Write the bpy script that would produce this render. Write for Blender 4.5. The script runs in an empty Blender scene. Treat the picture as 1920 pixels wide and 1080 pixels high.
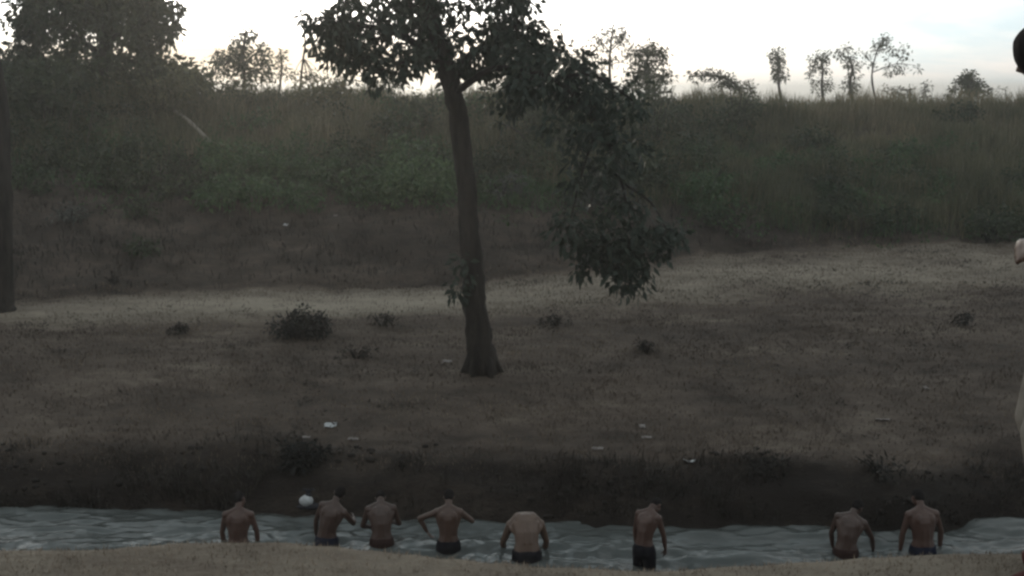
import bpy, math, random
import numpy as np
from mathutils import Vector, Matrix

random.seed(7)
RNG = np.random.default_rng(7)
SC = bpy.context.scene
COL = SC.collection

# ------------------------------------------------------------------ camera
CAM_Z = 5.3
PITCH = math.atan(375 / 2200)
F = 2200.0                                   # focal length in pixels of a 1920 wide frame
cam_d = bpy.data.cameras.new('camera')
cam_d.sensor_width = 36
cam_d.lens = 36 * F / 1920
cam_d.clip_start = 0.05
cam_d.clip_end = 6000
cam = bpy.data.objects.new('camera', cam_d)
COL.objects.link(cam)
cam.location = (0, 0, CAM_Z)
cam.rotation_euler = (math.pi / 2 - PITCH, 0, 0)
SC.camera = cam
SC.render.engine = 'CYCLES'
SC.cycles.filter_width = 2.6
SC.cycles.max_bounces = 5
SC.cycles.diffuse_bounces = 2
SC.cycles.glossy_bounces = 2
SC.cycles.transmission_bounces = 2
SC.cycles.volume_bounces = 0
SC.cycles.use_denoising = True

# ------------------------------------------------------------------ sky and sun
SUN_AZ = math.radians(-13)                   # left of the view axis
SUN_EL = math.radians(5.5)
world = bpy.data.worlds.new('World')
SC.world = world
world.use_nodes = True
nt = world.node_tree
nt.nodes.clear()
W = nt.nodes.new
L = nt.links.new
out = W('ShaderNodeOutputWorld')
bg = W('ShaderNodeBackground')
bg.inputs['Strength'].default_value = 0.10
sky = W('ShaderNodeTexSky')
sky.sky_type = 'NISHITA'
sky.sun_disc = False
sky.sun_elevation = SUN_EL
sky.sun_rotation = SUN_AZ
sky.air_density = 1.0
sky.dust_density = 2.0
sky.ozone_density = 1.0
tc = W('ShaderNodeTexCoord')
sep = W('ShaderNodeSeparateXYZ')
L(tc.outputs['Generated'], sep.inputs[0])
add = W('ShaderNodeMath'); add.operation = 'ADD'; add.inputs[1].default_value = 0.10
mx = W('ShaderNodeMath'); mx.operation = 'MAXIMUM'; mx.inputs[1].default_value = 0.0
L(sep.outputs['Z'], mx.inputs[0]); L(mx.outputs[0], add.inputs[0])
dx = W('ShaderNodeMath'); dx.operation = 'DIVIDE'
dy = W('ShaderNodeMath'); dy.operation = 'DIVIDE'
L(sep.outputs['X'], dx.inputs[0]); L(add.outputs[0], dx.inputs[1])
L(sep.outputs['Y'], dy.inputs[0]); L(add.outputs[0], dy.inputs[1])
cmb = W('ShaderNodeCombineXYZ')
L(dx.outputs[0], cmb.inputs[0]); L(dy.outputs[0], cmb.inputs[1])
cmb.inputs[2].default_value = 3.7
nz = W('ShaderNodeTexNoise')
nz.inputs['Scale'].default_value = 0.42
nz.inputs['Detail'].default_value = 6
nz.inputs['Roughness'].default_value = 0.55
nz.inputs['Distortion'].default_value = 0.5
L(cmb.outputs[0], nz.inputs['Vector'])
rmp = W('ShaderNodeValToRGB')
rmp.color_ramp.elements[0].position = 0.38
rmp.color_ramp.elements[1].position = 0.56
L(nz.outputs['Fac'], rmp.inputs[0])
bw = W('ShaderNodeRGBToBW')
L(sky.outputs[0], bw.inputs[0])
deck = W('ShaderNodeMath'); deck.operation = 'MULTIPLY_ADD'     # cloud deck: part glow, part even light
deck.inputs[1].default_value = 0.75; deck.inputs[2].default_value = 3.2
L(bw.outputs[0], deck.inputs[0])
white = W('ShaderNodeMix'); white.data_type = 'RGBA'; white.blend_type = 'MULTIPLY'
white.inputs['Factor'].default_value = 1.0
L(deck.outputs[0], white.inputs[6])
white.inputs[7].default_value = (1.58, 1.57, 1.54, 1)          # lit cloud
grey = W('ShaderNodeMix'); grey.data_type = 'RGBA'; grey.blend_type = 'MULTIPLY'
grey.inputs['Factor'].default_value = 1.0
L(deck.outputs[0], grey.inputs[6])
grey.inputs[7].default_value = (1.06, 1.30, 1.40, 1)           # thin blue grey gaps
cl = W('ShaderNodeMix'); cl.data_type = 'RGBA'
L(rmp.outputs['Color'], cl.inputs['Factor'])
L(grey.outputs[2], cl.inputs[6]); L(white.outputs[2], cl.inputs[7])
fin = W('ShaderNodeMix'); fin.data_type = 'RGBA'
fin.inputs['Factor'].default_value = 0.93
L(sky.outputs[0], fin.inputs[6]); L(cl.outputs[2], fin.inputs[7])
dotp = W('ShaderNodeVectorMath'); dotp.operation = 'DOT_PRODUCT'        # evening glow low in the sun's quarter
dotp.inputs[1].default_value = (math.sin(SUN_AZ), math.cos(SUN_AZ), 0)
L(tc.outputs['Generated'], dotp.inputs[0])
dm = W('ShaderNodeMath'); dm.operation = 'MAXIMUM'; dm.inputs[1].default_value = 0.0
L(dotp.outputs['Value'], dm.inputs[0])
dp = W('ShaderNodeMath'); dp.operation = 'POWER'; dp.inputs[1].default_value = 11.0
L(dm.outputs[0], dp.inputs[0])
hz = W('ShaderNodeMath'); hz.operation = 'MULTIPLY_ADD'; hz.inputs[1].default_value = -13.0; hz.inputs[2].default_value = 1.4; hz.use_clamp = True
L(mx.outputs[0], hz.inputs[0])
h2 = W('ShaderNodeMath'); h2.operation = 'MULTIPLY'
L(hz.outputs[0], h2.inputs[0]); L(hz.outputs[0], h2.inputs[1])
gl = W('ShaderNodeMath'); gl.operation = 'MULTIPLY'
L(h2.outputs[0], gl.inputs[0]); L(dp.outputs[0], gl.inputs[1])
gc = W('ShaderNodeMix'); gc.data_type = 'RGBA'; gc.blend_type = 'MIX'
gc.inputs[7].default_value = (12.5, 10.3, 7.5, 1)
L(gl.outputs[0], gc.inputs['Factor']); L(fin.outputs[2], gc.inputs[6])
L(gc.outputs[2], bg.inputs['Color'])
L(bg.outputs[0], out.inputs['Surface'])

sun_d = bpy.data.lights.new('sun', 'SUN')
sun_d.energy = 0.8
sun_d.angle = math.radians(10)
sun_d.color = (1.0, 0.86, 0.68)
sun = bpy.data.objects.new('sun', sun_d)
COL.objects.link(sun)
sdir = Vector((math.sin(SUN_AZ) * math.cos(SUN_EL), math.cos(SUN_AZ) * math.cos(SUN_EL), math.sin(SUN_EL)))
sun.rotation_euler = sdir.to_track_quat('Z', 'Y').to_euler()
sun.location = (-8, 40, 30)

vs = SC.view_settings
SC.display_settings.display_device = 'sRGB'
vs.view_transform = 'Standard'
vs.look = 'None'
vs.gamma = 1.0
vs.use_curve_mapping = False
vs.exposure = 0.2

# ------------------------------------------------------------------ helpers
def ray(px, py):
    cx, cy = (px - 960) / F, (540 - py) / F
    c, s = math.cos(PITCH), math.sin(PITCH)
    return np.array([cx, c + cy * s, -s + cy * c])

def at(px, py, Y):
    d = ray(px, py)
    return np.array([0, 0, CAM_Z]) + d * (Y / d[1])

def y_on(py, z):
    d = ray(960, py)
    return (z - CAM_Z) / d[2] * d[1]

_tab = np.random.default_rng(3).random((256, 256))
def vnoise(x, y):
    x = np.asarray(x, float); y = np.asarray(y, float)
    xi = np.floor(x).astype(int); yi = np.floor(y).astype(int)
    fx = x - xi; fy = y - yi
    fx = fx * fx * (3 - 2 * fx); fy = fy * fy * (3 - 2 * fy)
    a = _tab[xi & 255, yi & 255]; b = _tab[(xi + 1) & 255, yi & 255]
    c = _tab[xi & 255, (yi + 1) & 255]; d = _tab[(xi + 1) & 255, (yi + 1) & 255]
    return (a * (1 - fx) + b * fx) * (1 - fy) + (c * (1 - fx) + d * fx) * fy
def fbm(x, y, o=4):
    s = 0; a = 1; t = 0
    for k in range(o):
        s = s + a * vnoise(x * 2 ** k + 17.3 * k, y * 2 ** k + 9.1 * k); t += a; a *= 0.5
    return s / t * 2 - 1

def mesh_from(verts, tris=None, quads=None, tint=None, smooth=False):
    me = bpy.data.meshes.new('mesh')
    verts = np.asarray(verts, np.float32).reshape(-1, 3)
    tris = np.zeros((0, 3), np.int32) if tris is None else np.asarray(tris, np.int32).reshape(-1, 3)
    quads = np.zeros((0, 4), np.int32) if quads is None else np.asarray(quads, np.int32).reshape(-1, 4)
    nt_, nq = len(tris), len(quads)
    me.vertices.add(len(verts)); me.vertices.foreach_set('co', verts.ravel())
    idx = np.concatenate([tris.ravel(), quads.ravel()])
    me.loops.add(len(idx)); me.loops.foreach_set('vertex_index', idx)
    me.polygons.add(nt_ + nq)
    st = np.concatenate([np.arange(nt_) * 3, nt_ * 3 + np.arange(nq) * 4]).astype(np.int32)
    me.polygons.foreach_set('loop_start', st)
    if smooth:
        me.polygons.foreach_set('use_smooth', np.ones(nt_ + nq, bool))
    if tint is not None:
        at_ = me.attributes.new('tint', 'FLOAT', 'POINT')
        at_.data.foreach_set('value', np.asarray(tint, np.float32))
    me.update(calc_edges=True)
    me.validate()
    return me

def obj(name, me, mat=None, parent=None, label=None, cat=None, group=None, kind=None, loc=None):
    o = bpy.data.objects.new(name, me)
    COL.objects.link(o)
    if mat is not None and me is not None:
        me.materials.clear(); me.materials.append(mat)
    if parent is not None: o.parent = parent
    if loc is not None: o.location = loc
    if label: o['label'] = label
    if cat: o['category'] = cat
    if group: o['group'] = group
    if kind: o['kind'] = kind
    return o

class Geo:
    """collects verts, quads and tris of one mesh"""
    def __init__(s): s.v = []; s.t = []; s.q = []; s.a = []; s.n = 0
    def add(s, v, t=None, q=None, tint=0.5):
        v = np.asarray(v, float).reshape(-1, 3)
        s.v.append(v)
        if t is not None and len(t): s.t.append(np.asarray(t, int) + s.n)
        if q is not None and len(q): s.q.append(np.asarray(q, int) + s.n)
        s.a.append(np.broadcast_to(np.asarray(tint, float), (len(v),)))
        s.n += len(v)
    def mesh(s, smooth=False):
        return mesh_from(np.concatenate(s.v), np.concatenate(s.t) if s.t else None,
                         np.concatenate(s.q) if s.q else None, np.concatenate(s.a), smooth)

def catmull(pts, n):
    pts = np.asarray(pts, float)
    if len(pts) < 3:
        t = np.linspace(0, 1, n)[:, None]
        return pts[0] * (1 - t) + pts[-1] * t
    p = np.vstack([2 * pts[0] - pts[1], pts, 2 * pts[-1] - pts[-2]])
    m = len(pts) - 1
    res = []
    for s in np.linspace(0, m - 1e-6, n):
        i = int(s); t = s - i
        a, b, c, d = p[i], p[i + 1], p[i + 2], p[i + 3]
        res.append(0.5 * ((2 * b) + (-a + c) * t + (2 * a - 5 * b + 4 * c - d) * t * t + (-a + 3 * b - 3 * c + d) * t ** 3))
    return np.array(res)

def tube(geo, pts, radii, sides=8, tint=0.5, rough=0.0, caps=True):
    pts = np.asarray(pts, float); n = len(pts)
    radii = np.interp(np.linspace(0, 1, n), np.linspace(0, 1, len(radii)), radii)
    tg = np.gradient(pts, axis=0)
    tg /= np.linalg.norm(tg, axis=1)[:, None] + 1e-9
    ref = np.array([1.0, 0, 0]) if abs(tg[0][0]) < 0.8 else np.array([0, 1.0, 0])
    ang = np.linspace(0, 2 * np.pi, sides, endpoint=False)
    V = []
    for i in range(n):
        u = ref - tg[i] * ref.dot(tg[i]); u /= np.linalg.norm(u) + 1e-9
        w = np.cross(tg[i], u); ref = u
        rr = radii[i] * (1 + (rough * RNG.uniform(-1, 1, sides) if rough else 0))
        V.append(pts[i] + (np.cos(ang) * rr)[:, None] * u + (np.sin(ang) * rr)[:, None] * w)
    V = np.concatenate(V)
    k = np.arange(sides); k2 = (k + 1) % sides
    Q = np.concatenate([np.stack([i * sides + k, i * sides + k2, (i + 1) * sides + k2, (i + 1) * sides + k], 1) for i in range(n - 1)])
    T = []
    if caps:
        V = np.vstack([V, pts[0], pts[-1]])
        a, b = n * sides, n * sides + 1
        T = np.concatenate([np.stack([k2, k, np.full(sides, a)], 1),
                            np.stack([(n - 1) * sides + k, (n - 1) * sides + k2, np.full(sides, b)], 1)])
    geo.add(V, T, Q, tint)

# ------------------------------------------------------------------ materials
def new_mat(name):
    m = bpy.data.materials.new(name); m.use_nodes = True
    n = m.node_tree; n.nodes.clear()
    return m, n, n.nodes.new, n.links.new

def ramp(N, stops):
    r = N('ShaderNodeValToRGB')
    e = r.color_ramp.elements
    while len(e) < len(stops): e.new(0.5)
    for k, (p, c) in enumerate(stops):
        e[k].position = p; e[k].color = (*c, 1)
    return r

def leaf_mat(name, stops, transl=0.35, rough=0.6):
    m, n, N, K = new_mat(name)
    o = N('ShaderNodeOutputMaterial')
    a = N('ShaderNodeAttribute'); a.attribute_name = 'tint'
    r = ramp(N, stops); K(a.outputs['Fac'], r.inputs[0])
    p = N('ShaderNodeBsdfPrincipled')
    p.inputs['Roughness'].default_value = rough
    p.inputs['Specular IOR Level'].default_value = 0.25
    K(r.outputs[0], p.inputs['Base Color'])
    t = N('ShaderNodeBsdfTranslucent'); K(r.outputs[0], t.inputs['Color'])
    mx_ = N('ShaderNodeMixShader'); mx_.inputs[0].default_value = transl
    K(p.outputs[0], mx_.inputs[1]); K(t.outputs[0], mx_.inputs[2])
    K(mx_.outputs[0], o.inputs['Surface'])
    return m

def noise_mat(name, stops, scale=8, detail=6, rough=0.9, bump=0.3, dist=0.02, stretch=(1, 1, 1), spec=0.2):
    m, n, N, K = new_mat(name)
    o = N('ShaderNodeOutputMaterial')
    tc_ = N('ShaderNodeTexCoord'); mp = N('ShaderNodeMapping')
    mp.inputs['Scale'].default_value = stretch
    K(tc_.outputs['Object'], mp.inputs[0])
    z = N('ShaderNodeTexNoise'); z.inputs['Scale'].default_value = scale; z.inputs['Detail'].default_value = detail
    z.inputs['Roughness'].default_value = 0.65
    K(mp.outputs[0], z.inputs['Vector'])
    r = ramp(N, stops); K(z.outputs['Fac'], r.inputs[0])
    p = N('ShaderNodeBsdfPrincipled'); p.inputs['Roughness'].default_value = rough
    p.inputs['Specular IOR Level'].default_value = spec
    K(r.outputs[0], p.inputs['Base Color'])
    b = N('ShaderNodeBump'); b.inputs['Strength'].default_value = bump; b.inputs['Distance'].default_value = dist
    K(z.outputs['Fac'], b.inputs['Height']); K(b.outputs[0], p.inputs['Normal'])
    K(p.outputs[0], o.inputs['Surface'])
    return m

M = {}
M['bark'] = noise_mat('bark', [(0.32, (0.003, 0.003, 0.003)), (0.75, (0.046, 0.039, 0.034))], 7, 9, 0.95, 1.0, 0.07, (1, 1, 0.2))
M['pale_wood'] = noise_mat('pale_wood', [(0.3, (0.16, 0.14, 0.12)), (0.7, (0.30, 0.27, 0.23))], 12, 6, 0.9, 0.5, 0.01, (1, 1, 0.3))
M['grey_wood'] = noise_mat('grey_wood', [(0.3, (0.06, 0.053, 0.046)), (0.7, (0.12, 0.105, 0.09))], 12, 6, 0.9, 0.5, 0.01, (1, 1, 0.3))
M['leaf_dark'] = leaf_mat('leaf_dark', [(0.0, (0.022, 0.032, 0.018)), (0.6, (0.040, 0.055, 0.028)), (1.0, (0.075, 0.085, 0.045))], 0.25)
M['leaf_main'] = leaf_mat('leaf_main', [(0.0, (0.018, 0.027, 0.020)), (0.6, (0.030, 0.042, 0.031)), (1.0, (0.055, 0.068, 0.048))], 0.2)
M['leaf_green'] = leaf_mat('leaf_green', [(0.0, (0.032, 0.060, 0.026)), (0.6, (0.055, 0.100, 0.044)), (1.0, (0.10, 0.15, 0.065))], 0.3)
M['leaf_olive'] = leaf_mat('leaf_olive', [(0.0, (0.05, 0.055, 0.030)), (0.6, (0.09, 0.092, 0.050)), (1.0, (0.16, 0.15, 0.085))], 0.35)
M['leaf_grey'] = leaf_mat('leaf_grey', [(0.0, (0.045, 0.05, 0.045)), (0.6, (0.075, 0.08, 0.070)), (1.0, (0.11, 0.11, 0.095))], 0.3)
M['grass_tall'] = leaf_mat('grass_tall', [(0.0, (0.050, 0.060, 0.034)), (0.45, (0.105, 0.106, 0.062)), (0.8, (0.185, 0.158, 0.100)), (1.0, (0.27, 0.225, 0.15))], 0.4)
M['grass_green'] = leaf_mat('grass_green', [(0.0, (0.026, 0.055, 0.026)), (0.5, (0.050, 0.100, 0.045)), (1.0, (0.10, 0.145, 0.07))], 0.35)
M['grass_dry'] = leaf_mat('grass_dry', [(0.0, (0.040, 0.031, 0.025)), (0.5, (0.098, 0.075, 0.059)), (1.0, (0.22, 0.175, 0.132))], 0.3)
M['grass_near'] = leaf_mat('grass_near', [(0.0, (0.09, 0.068, 0.052)), (0.5, (0.18, 0.143, 0.112)), (1.0, (0.30, 0.245, 0.19))], 0.3)
M['brush_black'] = leaf_mat('brush_black', [(0.0, (0.006, 0.007, 0.006)), (0.6, (0.013, 0.014, 0.013)), (1.0, (0.03, 0.03, 0.027))], 0.08)
M['weed_dark'] = leaf_mat('weed_dark', [(0.0, (0.016, 0.015, 0.013)), (0.5, (0.038, 0.032, 0.027)), (1.0, (0.10, 0.085, 0.07))], 0.2)

# ------------------------------------------------------------------ terrain shape
def pxof(x, Y):
    dep = np.maximum(np.asarray(Y, float), 3.0) * math.cos(PITCH) + 0.75
    return 960 + F * np.asarray(x, float) / dep

_wl = [(-900, 950), (0, 954), (400, 955), (600, 964), (800, 974), (960, 979), (1200, 985), (1500, 987), (1650, 993), (1750, 1000), (1800, 990), (1860, 978), (1920, 971), (2400, 966)]
WLX = np.array([a for a, b in _wl], float); WLY = np.array([y_on(b, 0) for a, b in _wl])
_nb = [(-900, 1036), (0, 1033), (150, 1031), (300, 1026), (400, 1016), (470, 1012), (600, 1017), (700, 1027), (850, 1045), (1000, 1060), (1200, 1069), (1350, 1062), (1500, 1050), (1600, 1042), (1750, 1037), (1920, 1037), (2400, 1037)]
NBX = np.array([a for a, b in _nb], float); NBY = np.array([y_on(b, 3.8) for a, b in _nb])
_ft = [(-900, 590, 22.5), (0, 562, 23.8), (300, 550, 24.5), (600, 542, 25), (850, 532, 25.6), (1050, 510, 26.6), (1300, 478, 28), (1600, 458, 29), (1920, 452, 29.6), (2600, 445, 30)]
FTX = np.array([a for a, b, c in _ft], float); FTY = np.array([c for a, b, c in _ft])
FTZ = np.array([at(960, b, c)[2] for a, b, c in _ft])
CRX = np.array([-900, 0, 300, 700, 950, 1300, 1920, 2600], float)
CRZ = np.array([4.9, 4.8, 4.72, 4.66, 4.62, 4.45, 4.42, 4.4])
BED = -0.74

def ground_z(x, Y):
    x = np.asarray(x, float); Y = np.asarray(Y, float)
    px = pxof(x, Y)
    yw = np.interp(px, WLX, WLY) + 0.10 * fbm(x * 1.7, Y * 0.3 + 4, 3)
    yn = np.interp(px, NBX, NBY)
    yf = np.interp(px, FTX, FTY); zf = np.interp(px, FTX, FTZ)
    yc = yf + 11.0; zc = np.interp(px, CRX, CRZ)
    def seg(a, za, b, zb): return za + (zb - za) * np.clip((Y - a) / (b - a), 0, 1)
    z = np.where(Y < yn, 3.8, 0.0)
    z = np.where((Y >= yn), seg(yn, 3.8, yn + 0.5, 3.45), z)
    z = np.where(Y > yn + 0.5, seg(yn + 0.5, 3.45, 10.6, 0.0), z)
    z = np.where(Y > 10.6, seg(10.6, 0.0, 11.6, BED), z)
    z = np.where(Y > yw - 0.9, seg(yw - 0.9, BED, yw, 0.0), z)
    z = np.where(Y > yw, seg(yw, 0.0, yw + 0.28, 0.27), z)
    z = np.where(Y > yw + 0.28, seg(yw + 0.28, 0.27, yw + 0.85, 0.49), z)
    z = np.where(Y > yw + 0.85, seg(yw + 0.85, 0.49, 18.0, 0.87), z)
    z = np.where(Y > 18.0, seg(18.0, 0.87, yf, zf), z)
    z = np.where(Y > yf, seg(yf, zf, yf + 2.2, zf + 0.72), z)
    z = np.where(Y > yf + 2.2, seg(yf + 2.2, zf + 0.72, yc, zc), z)
    z = np.where(Y > yc, seg(yc, zc, 60, 3.6), z)
    z = np.where(Y > 60, seg(60, 3.6, 160, 1.2), z)
    z = np.where(Y > 160, seg(160, 1.2, 3000, -48), z)
    # unevenness
    near = (Y < yn + 0.4)
    amp = np.where(near, 0.006, np.where(Y < 12.5, 0.05, np.where(Y < yw + 1.4, 0.15, np.where(Y < yf, 0.05, np.where(Y < yc + 2, 0.16, 0.3)))))
    z = z + amp * fbm(x * 1.1, Y * 1.1, 4) * np.where(Y < -1e9, 0, 1)
    z = z + np.where(near | (Y < 12.5), 0, 0.022 * fbm(x * 4.3, Y * 4.3, 3))
    return z

def hit(px, py):
    d = ray(px, py)
    Ys = np.concatenate([np.arange(2.5, 13, 0.02), np.arange(13, 60, 0.02), np.arange(60, 400, 0.5)])
    P = np.array([0, 0, CAM_Z]) + d[None, :] * (Ys / d[1])[:, None]
    b = P[:, 2] <= ground_z(P[:, 0], P[:, 1])
    i = int(np.argmax(b)) if b.any() else len(Ys) - 1
    return P[i]

def on_ground(px, Y, sink=0.0):
    d = ray(px, 500)
    x = d[0] * Y / d[1]
    return np.array([x, Y, float(ground_z(x, Y)) - sink])

rows = np.concatenate([np.arange(-14, 3.0, 0.7), np.arange(3.0, 4.6, 0.035), np.arange(4.6, 13, 0.2), np.arange(13, 16.6, 0.05),
                       np.arange(16.6, 42, 0.17), np.arange(42, 100, 3.0), np.geomspace(100, 3400, 22)])
cols = np.linspace(-1700, 3600, 300)
RR, CC = np.meshgrid(rows, cols, indexing='ij')
dep = np.maximum(RR, 3.0) * math.cos(PITCH) + 0.75
XX = (CC - 960) / F * dep
ZZ = ground_z(XX, RR)
V = np.stack([XX, RR, ZZ], -1).reshape(-1, 3)
nr, nc = RR.shape
i, j = np.meshgrid(np.arange(nr - 1), np.arange(nc - 1), indexing='ij')
Q = np.stack([i * nc + j, i * nc + j + 1, (i + 1) * nc + j + 1, (i + 1) * nc + j], -1).reshape(-1, 4)

# what covers the ground: 0 damp dark bank soil .. 1 pale dry path
PX = pxof(XX, RR)
yw_ = np.interp(PX, WLX, WLY); yf_ = np.interp(PX, FTX, FTY); yn_ = np.interp(PX, NBX, NBY)
bare = np.zeros_like(XX) + 0.36
bare = np.where(RR < yn_ + 0.5, 0.72, bare)
bare = np.where((RR > yn_ + 0.5) & (RR < yw_ + 0.7), 0.0, bare)
k = np.clip((RR - yw_ - 0.5) / 0.8, 0, 1)
bare = np.where((RR >= yw_ + 0.5) & (RR < yf_), 0.0 + k * 0.43, bare)
# the trodden pale strip at the foot of the hill
w = np.interp(PX, [-900, 0, 300, 850, 1300, 1700, 2200], [2.4, 2.0, 2.6, 3.0, 4.4, 5.0, 5.0])
dd = (yf_ - RR) / w
strip = np.exp(-((dd - 0.62) / 0.5) ** 2)
amt = np.interp(PX, [-900, 0, 300, 850, 1050, 1400, 1700, 2200], [0.26, 0.32, 0.56, 0.58, 0.42, 0.44, 0.44, 0.38])
bare = bare + strip * amt * (0.8 + 0.35 * fbm(XX * 0.5, RR * 1.6, 3))
bare = np.where(RR > yf_, np.minimum(bare, 0.24), bare)
bare = np.clip(bare + 0.22 * fbm(XX * 0.6, RR * 1.3, 4) * np.where(RR > yw_, 1, .5), 0, 1)

me = mesh_from(V, None, Q, bare.reshape(-1), True)
m, n, N, K = new_mat('soil')
o_ = N('ShaderNodeOutputMaterial')
a_ = N('ShaderNodeAttribute'); a_.attribute_name = 'tint'
tc_ = N('ShaderNodeTexCoord')
mp = N('ShaderNodeMapping'); mp.inputs['Scale'].default_value = (1, 2.0, 1)
K(tc_.outputs['Object'], mp.inputs[0])
z1 = N('ShaderNodeTexNoise'); z1.inputs['Scale'].default_value = 1.7; z1.inputs['Detail'].default_value = 9; z1.inputs['Roughness'].default_value = 0.7
K(mp.outputs[0], z1.inputs['Vector'])
z2 = N('ShaderNodeTexNoise'); z2.inputs['Scale'].default_value = 16; z2.inputs['Detail'].default_value = 6; z2.inputs['Roughness'].default_value = 0.7
K(mp.outputs[0], z2.inputs['Vector'])
ma = N('ShaderNodeMath'); ma.operation = 'MULTIPLY_ADD'; ma.inputs[1].default_value = 0.8
K(z1.outputs['Fac'], ma.inputs[0]); K(a_.outputs['Fac'], ma.inputs[2])
mb = N('ShaderNodeMath'); mb.operation = 'MULTIPLY_ADD'; mb.inputs[1].default_value = 0.35
K(z2.outputs['Fac'], mb.inputs[0]); K(ma.outputs[0], mb.inputs[2])
ms = N('ShaderNodeMath'); ms.operation = 'SUBTRACT'; ms.inputs[1].default_value = 0.58
K(mb.outputs[0], ms.inputs[0])
r_ = ramp(N, [(0.0, (0.016, 0.0125, 0.0105)), (0.25, (0.050, 0.039, 0.032)), (0.5, (0.104, 0.081, 0.065)), (0.75, (0.190, 0.160, 0.126)), (1.0, (0.28, 0.24, 0.19))])
K(ms.outputs[0], r_.inputs[0])
p_ = N('ShaderNodeBsdfPrincipled'); p_.inputs['Roughness'].default_value = 0.95; p_.inputs['Specular IOR Level'].default_value = 0.15
K(r_.outputs[0], p_.inputs['Base Color'])
b_ = N('ShaderNodeBump'); b_.inputs['Strength'].default_value = 0.7; b_.inputs['Distance'].default_value = 0.04
K(z2.outputs['Fac'], b_.inputs['Height']); K(b_.outputs[0], p_.inputs['Normal'])
K(p_.outputs[0], o_.inputs['Surface'])
obj('ground', me, m, kind='structure')

# ------------------------------------------------------------------ river
bather_spots = []          # filled with (x, y) before the water is made
BATHERS = [  # px, waterline py, heading deg, scale
    (447, 1022), (613, 1022), (716, 1026), (841, 1034), (988, 1048), (1207, 1056), (1586, 1034), (1730, 1030)]
for px, py in BATHERS:
    bather_spots.append(at(px, py, y_on(py, 0.0))[:2])
wx = np.concatenate([np.linspace(-60, -7.5, 30), np.arange(-7.4, 7.4, 0.032), np.linspace(7.5, 60, 30)])
wy = np.concatenate([np.linspace(10.2, 12.2, 16), np.arange(12.25, 15.2, 0.028), [15.6]])
WX, WYY = np.meshgrid(wx, wy, indexing='xy')
wz = 0.085 * fbm(WX * 0.8, WYY * 2.9, 3) + 0.030 * fbm(WX * 2.6 + 5, WYY * 7, 3)
for bx, by in bather_spots:
    r = np.hypot(WX - bx, WYY - by)
    wz = wz + 0.007 * np.sin(r * 24) * np.exp(-((r - 0.35) / 0.45) ** 2)
Vw = np.stack([WX, WYY, wz], -1).reshape(-1, 3)
nr, nc = WX.shape
i, j = np.meshgrid(np.arange(nr - 1), np.arange(nc - 1), indexing='ij')
Qw = np.stack([i * nc + j, i * nc + j + 1, (i + 1) * nc + j + 1, (i + 1) * nc + j], -1).reshape(-1, 4)
m, n, N, K = new_mat('river_water')
o_ = N('ShaderNodeOutputMaterial'); p_ = N('ShaderNodeBsdfPrincipled')
p_.inputs['Base Color'].default_value = (0.072, 0.078, 0.075, 1)
p_.inputs['Roughness'].default_value = 0.04; p_.inputs['IOR'].default_value = 1.33
tc_ = N('ShaderNodeTexCoord'); mp = N('ShaderNodeMapping'); mp.inputs['Scale'].default_value = (1, 2.2, 1)
K(tc_.outputs['Object'], mp.inputs[0])
z1 = N('ShaderNodeTexNoise'); z1.inputs['Scale'].default_value = 7; z1.inputs['Detail'].default_value = 4
K(mp.outputs[0], z1.inputs['Vector'])
b_ = N('ShaderNodeBump'); b_.inputs['Strength'].default_value = 0.35; b_.inputs['Distance'].default_value = 0.03
K(z1.outputs['Fac'], b_.inputs['Height']); K(b_.outputs[0], p_.inputs['Normal'])
K(p_.outputs[0], o_.inputs['Surface'])
obj('river', mesh_from(Vw, None, Qw, None, True), m, kind='structure')

# ------------------------------------------------------------------ grass
def blades(name, pts, h, wd, mat, tint, lean=0.35, bias=(0, 0)):
    """one mesh of three-triangle blades standing at pts"""
    n_ = len(pts)
    az = RNG.uniform(0, 2 * np.pi, n_)
    la = np.abs(RNG.normal(0, lean, n_))
    lx = np.cos(az) * la + bias[0]; ly = np.sin(az) * la + bias[1]
    fa = RNG.uniform(0, np.pi, n_)
    sx, sy = np.cos(fa) * wd / 2, np.sin(fa) * wd / 2
    b = pts.copy(); b[:, 2] -= 0.02
    mid = b + np.stack([lx * h * 0.35, ly * h * 0.35, h * 0.6], 1)
    tip = b + np.stack([lx * h, ly * h, h * (1 - 0.25 * np.minimum(la, 1))], 1)
    s = np.stack([sx, sy, np.zeros(n_)], 1)
    Vb = np.stack([b - s, b + s, mid + s * 0.8, mid - s * 0.8, tip], 1).reshape(-1, 3)
    k_ = np.arange(n_)[:, None] * 5
    Tn = k_ + np.array([[3, 2, 4]]); Qn = k_ + np.array([[0, 1, 2, 3]])
    return obj(name, mesh_from(Vb, Tn, Qn, np.repeat(tint, 5)), mat, kind='stuff')

def scatter(n_, px0, px1, Y0, Y1, fn=None, clump=0, cr=0.15):
    """points on the ground, even in area over the view fan; fn(px, Y, x) gives the share kept"""
    if clump:
        m_ = n_ // clump
        Yc = np.sqrt(RNG.uniform(Y0 ** 2, Y1 ** 2, m_)); pc = RNG.uniform(px0, px1, m_)
        Y = np.repeat(Yc, clump); xx = np.repeat((pc - 960) / F * (Yc * math.cos(PITCH) + 0.75), clump)
        Y = Y + RNG.normal(0, cr, len(Y)); xx = xx + RNG.normal(0, cr, len(Y))
    else:
        Y = np.sqrt(RNG.uniform(Y0 ** 2, Y1 ** 2, n_)); pc = RNG.uniform(px0, px1, n_)
        xx = (pc - 960) / F * (Y * math.cos(PITCH) + 0.75)
    px = pxof(xx, Y)
    if fn is not None:
        keep = RNG.random(len(Y)) < fn(px, Y, xx)
        Y, xx, px = Y[keep], xx[keep], px[keep]
    return np.stack([xx, Y, ground_z(xx, Y)], 1), px

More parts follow.
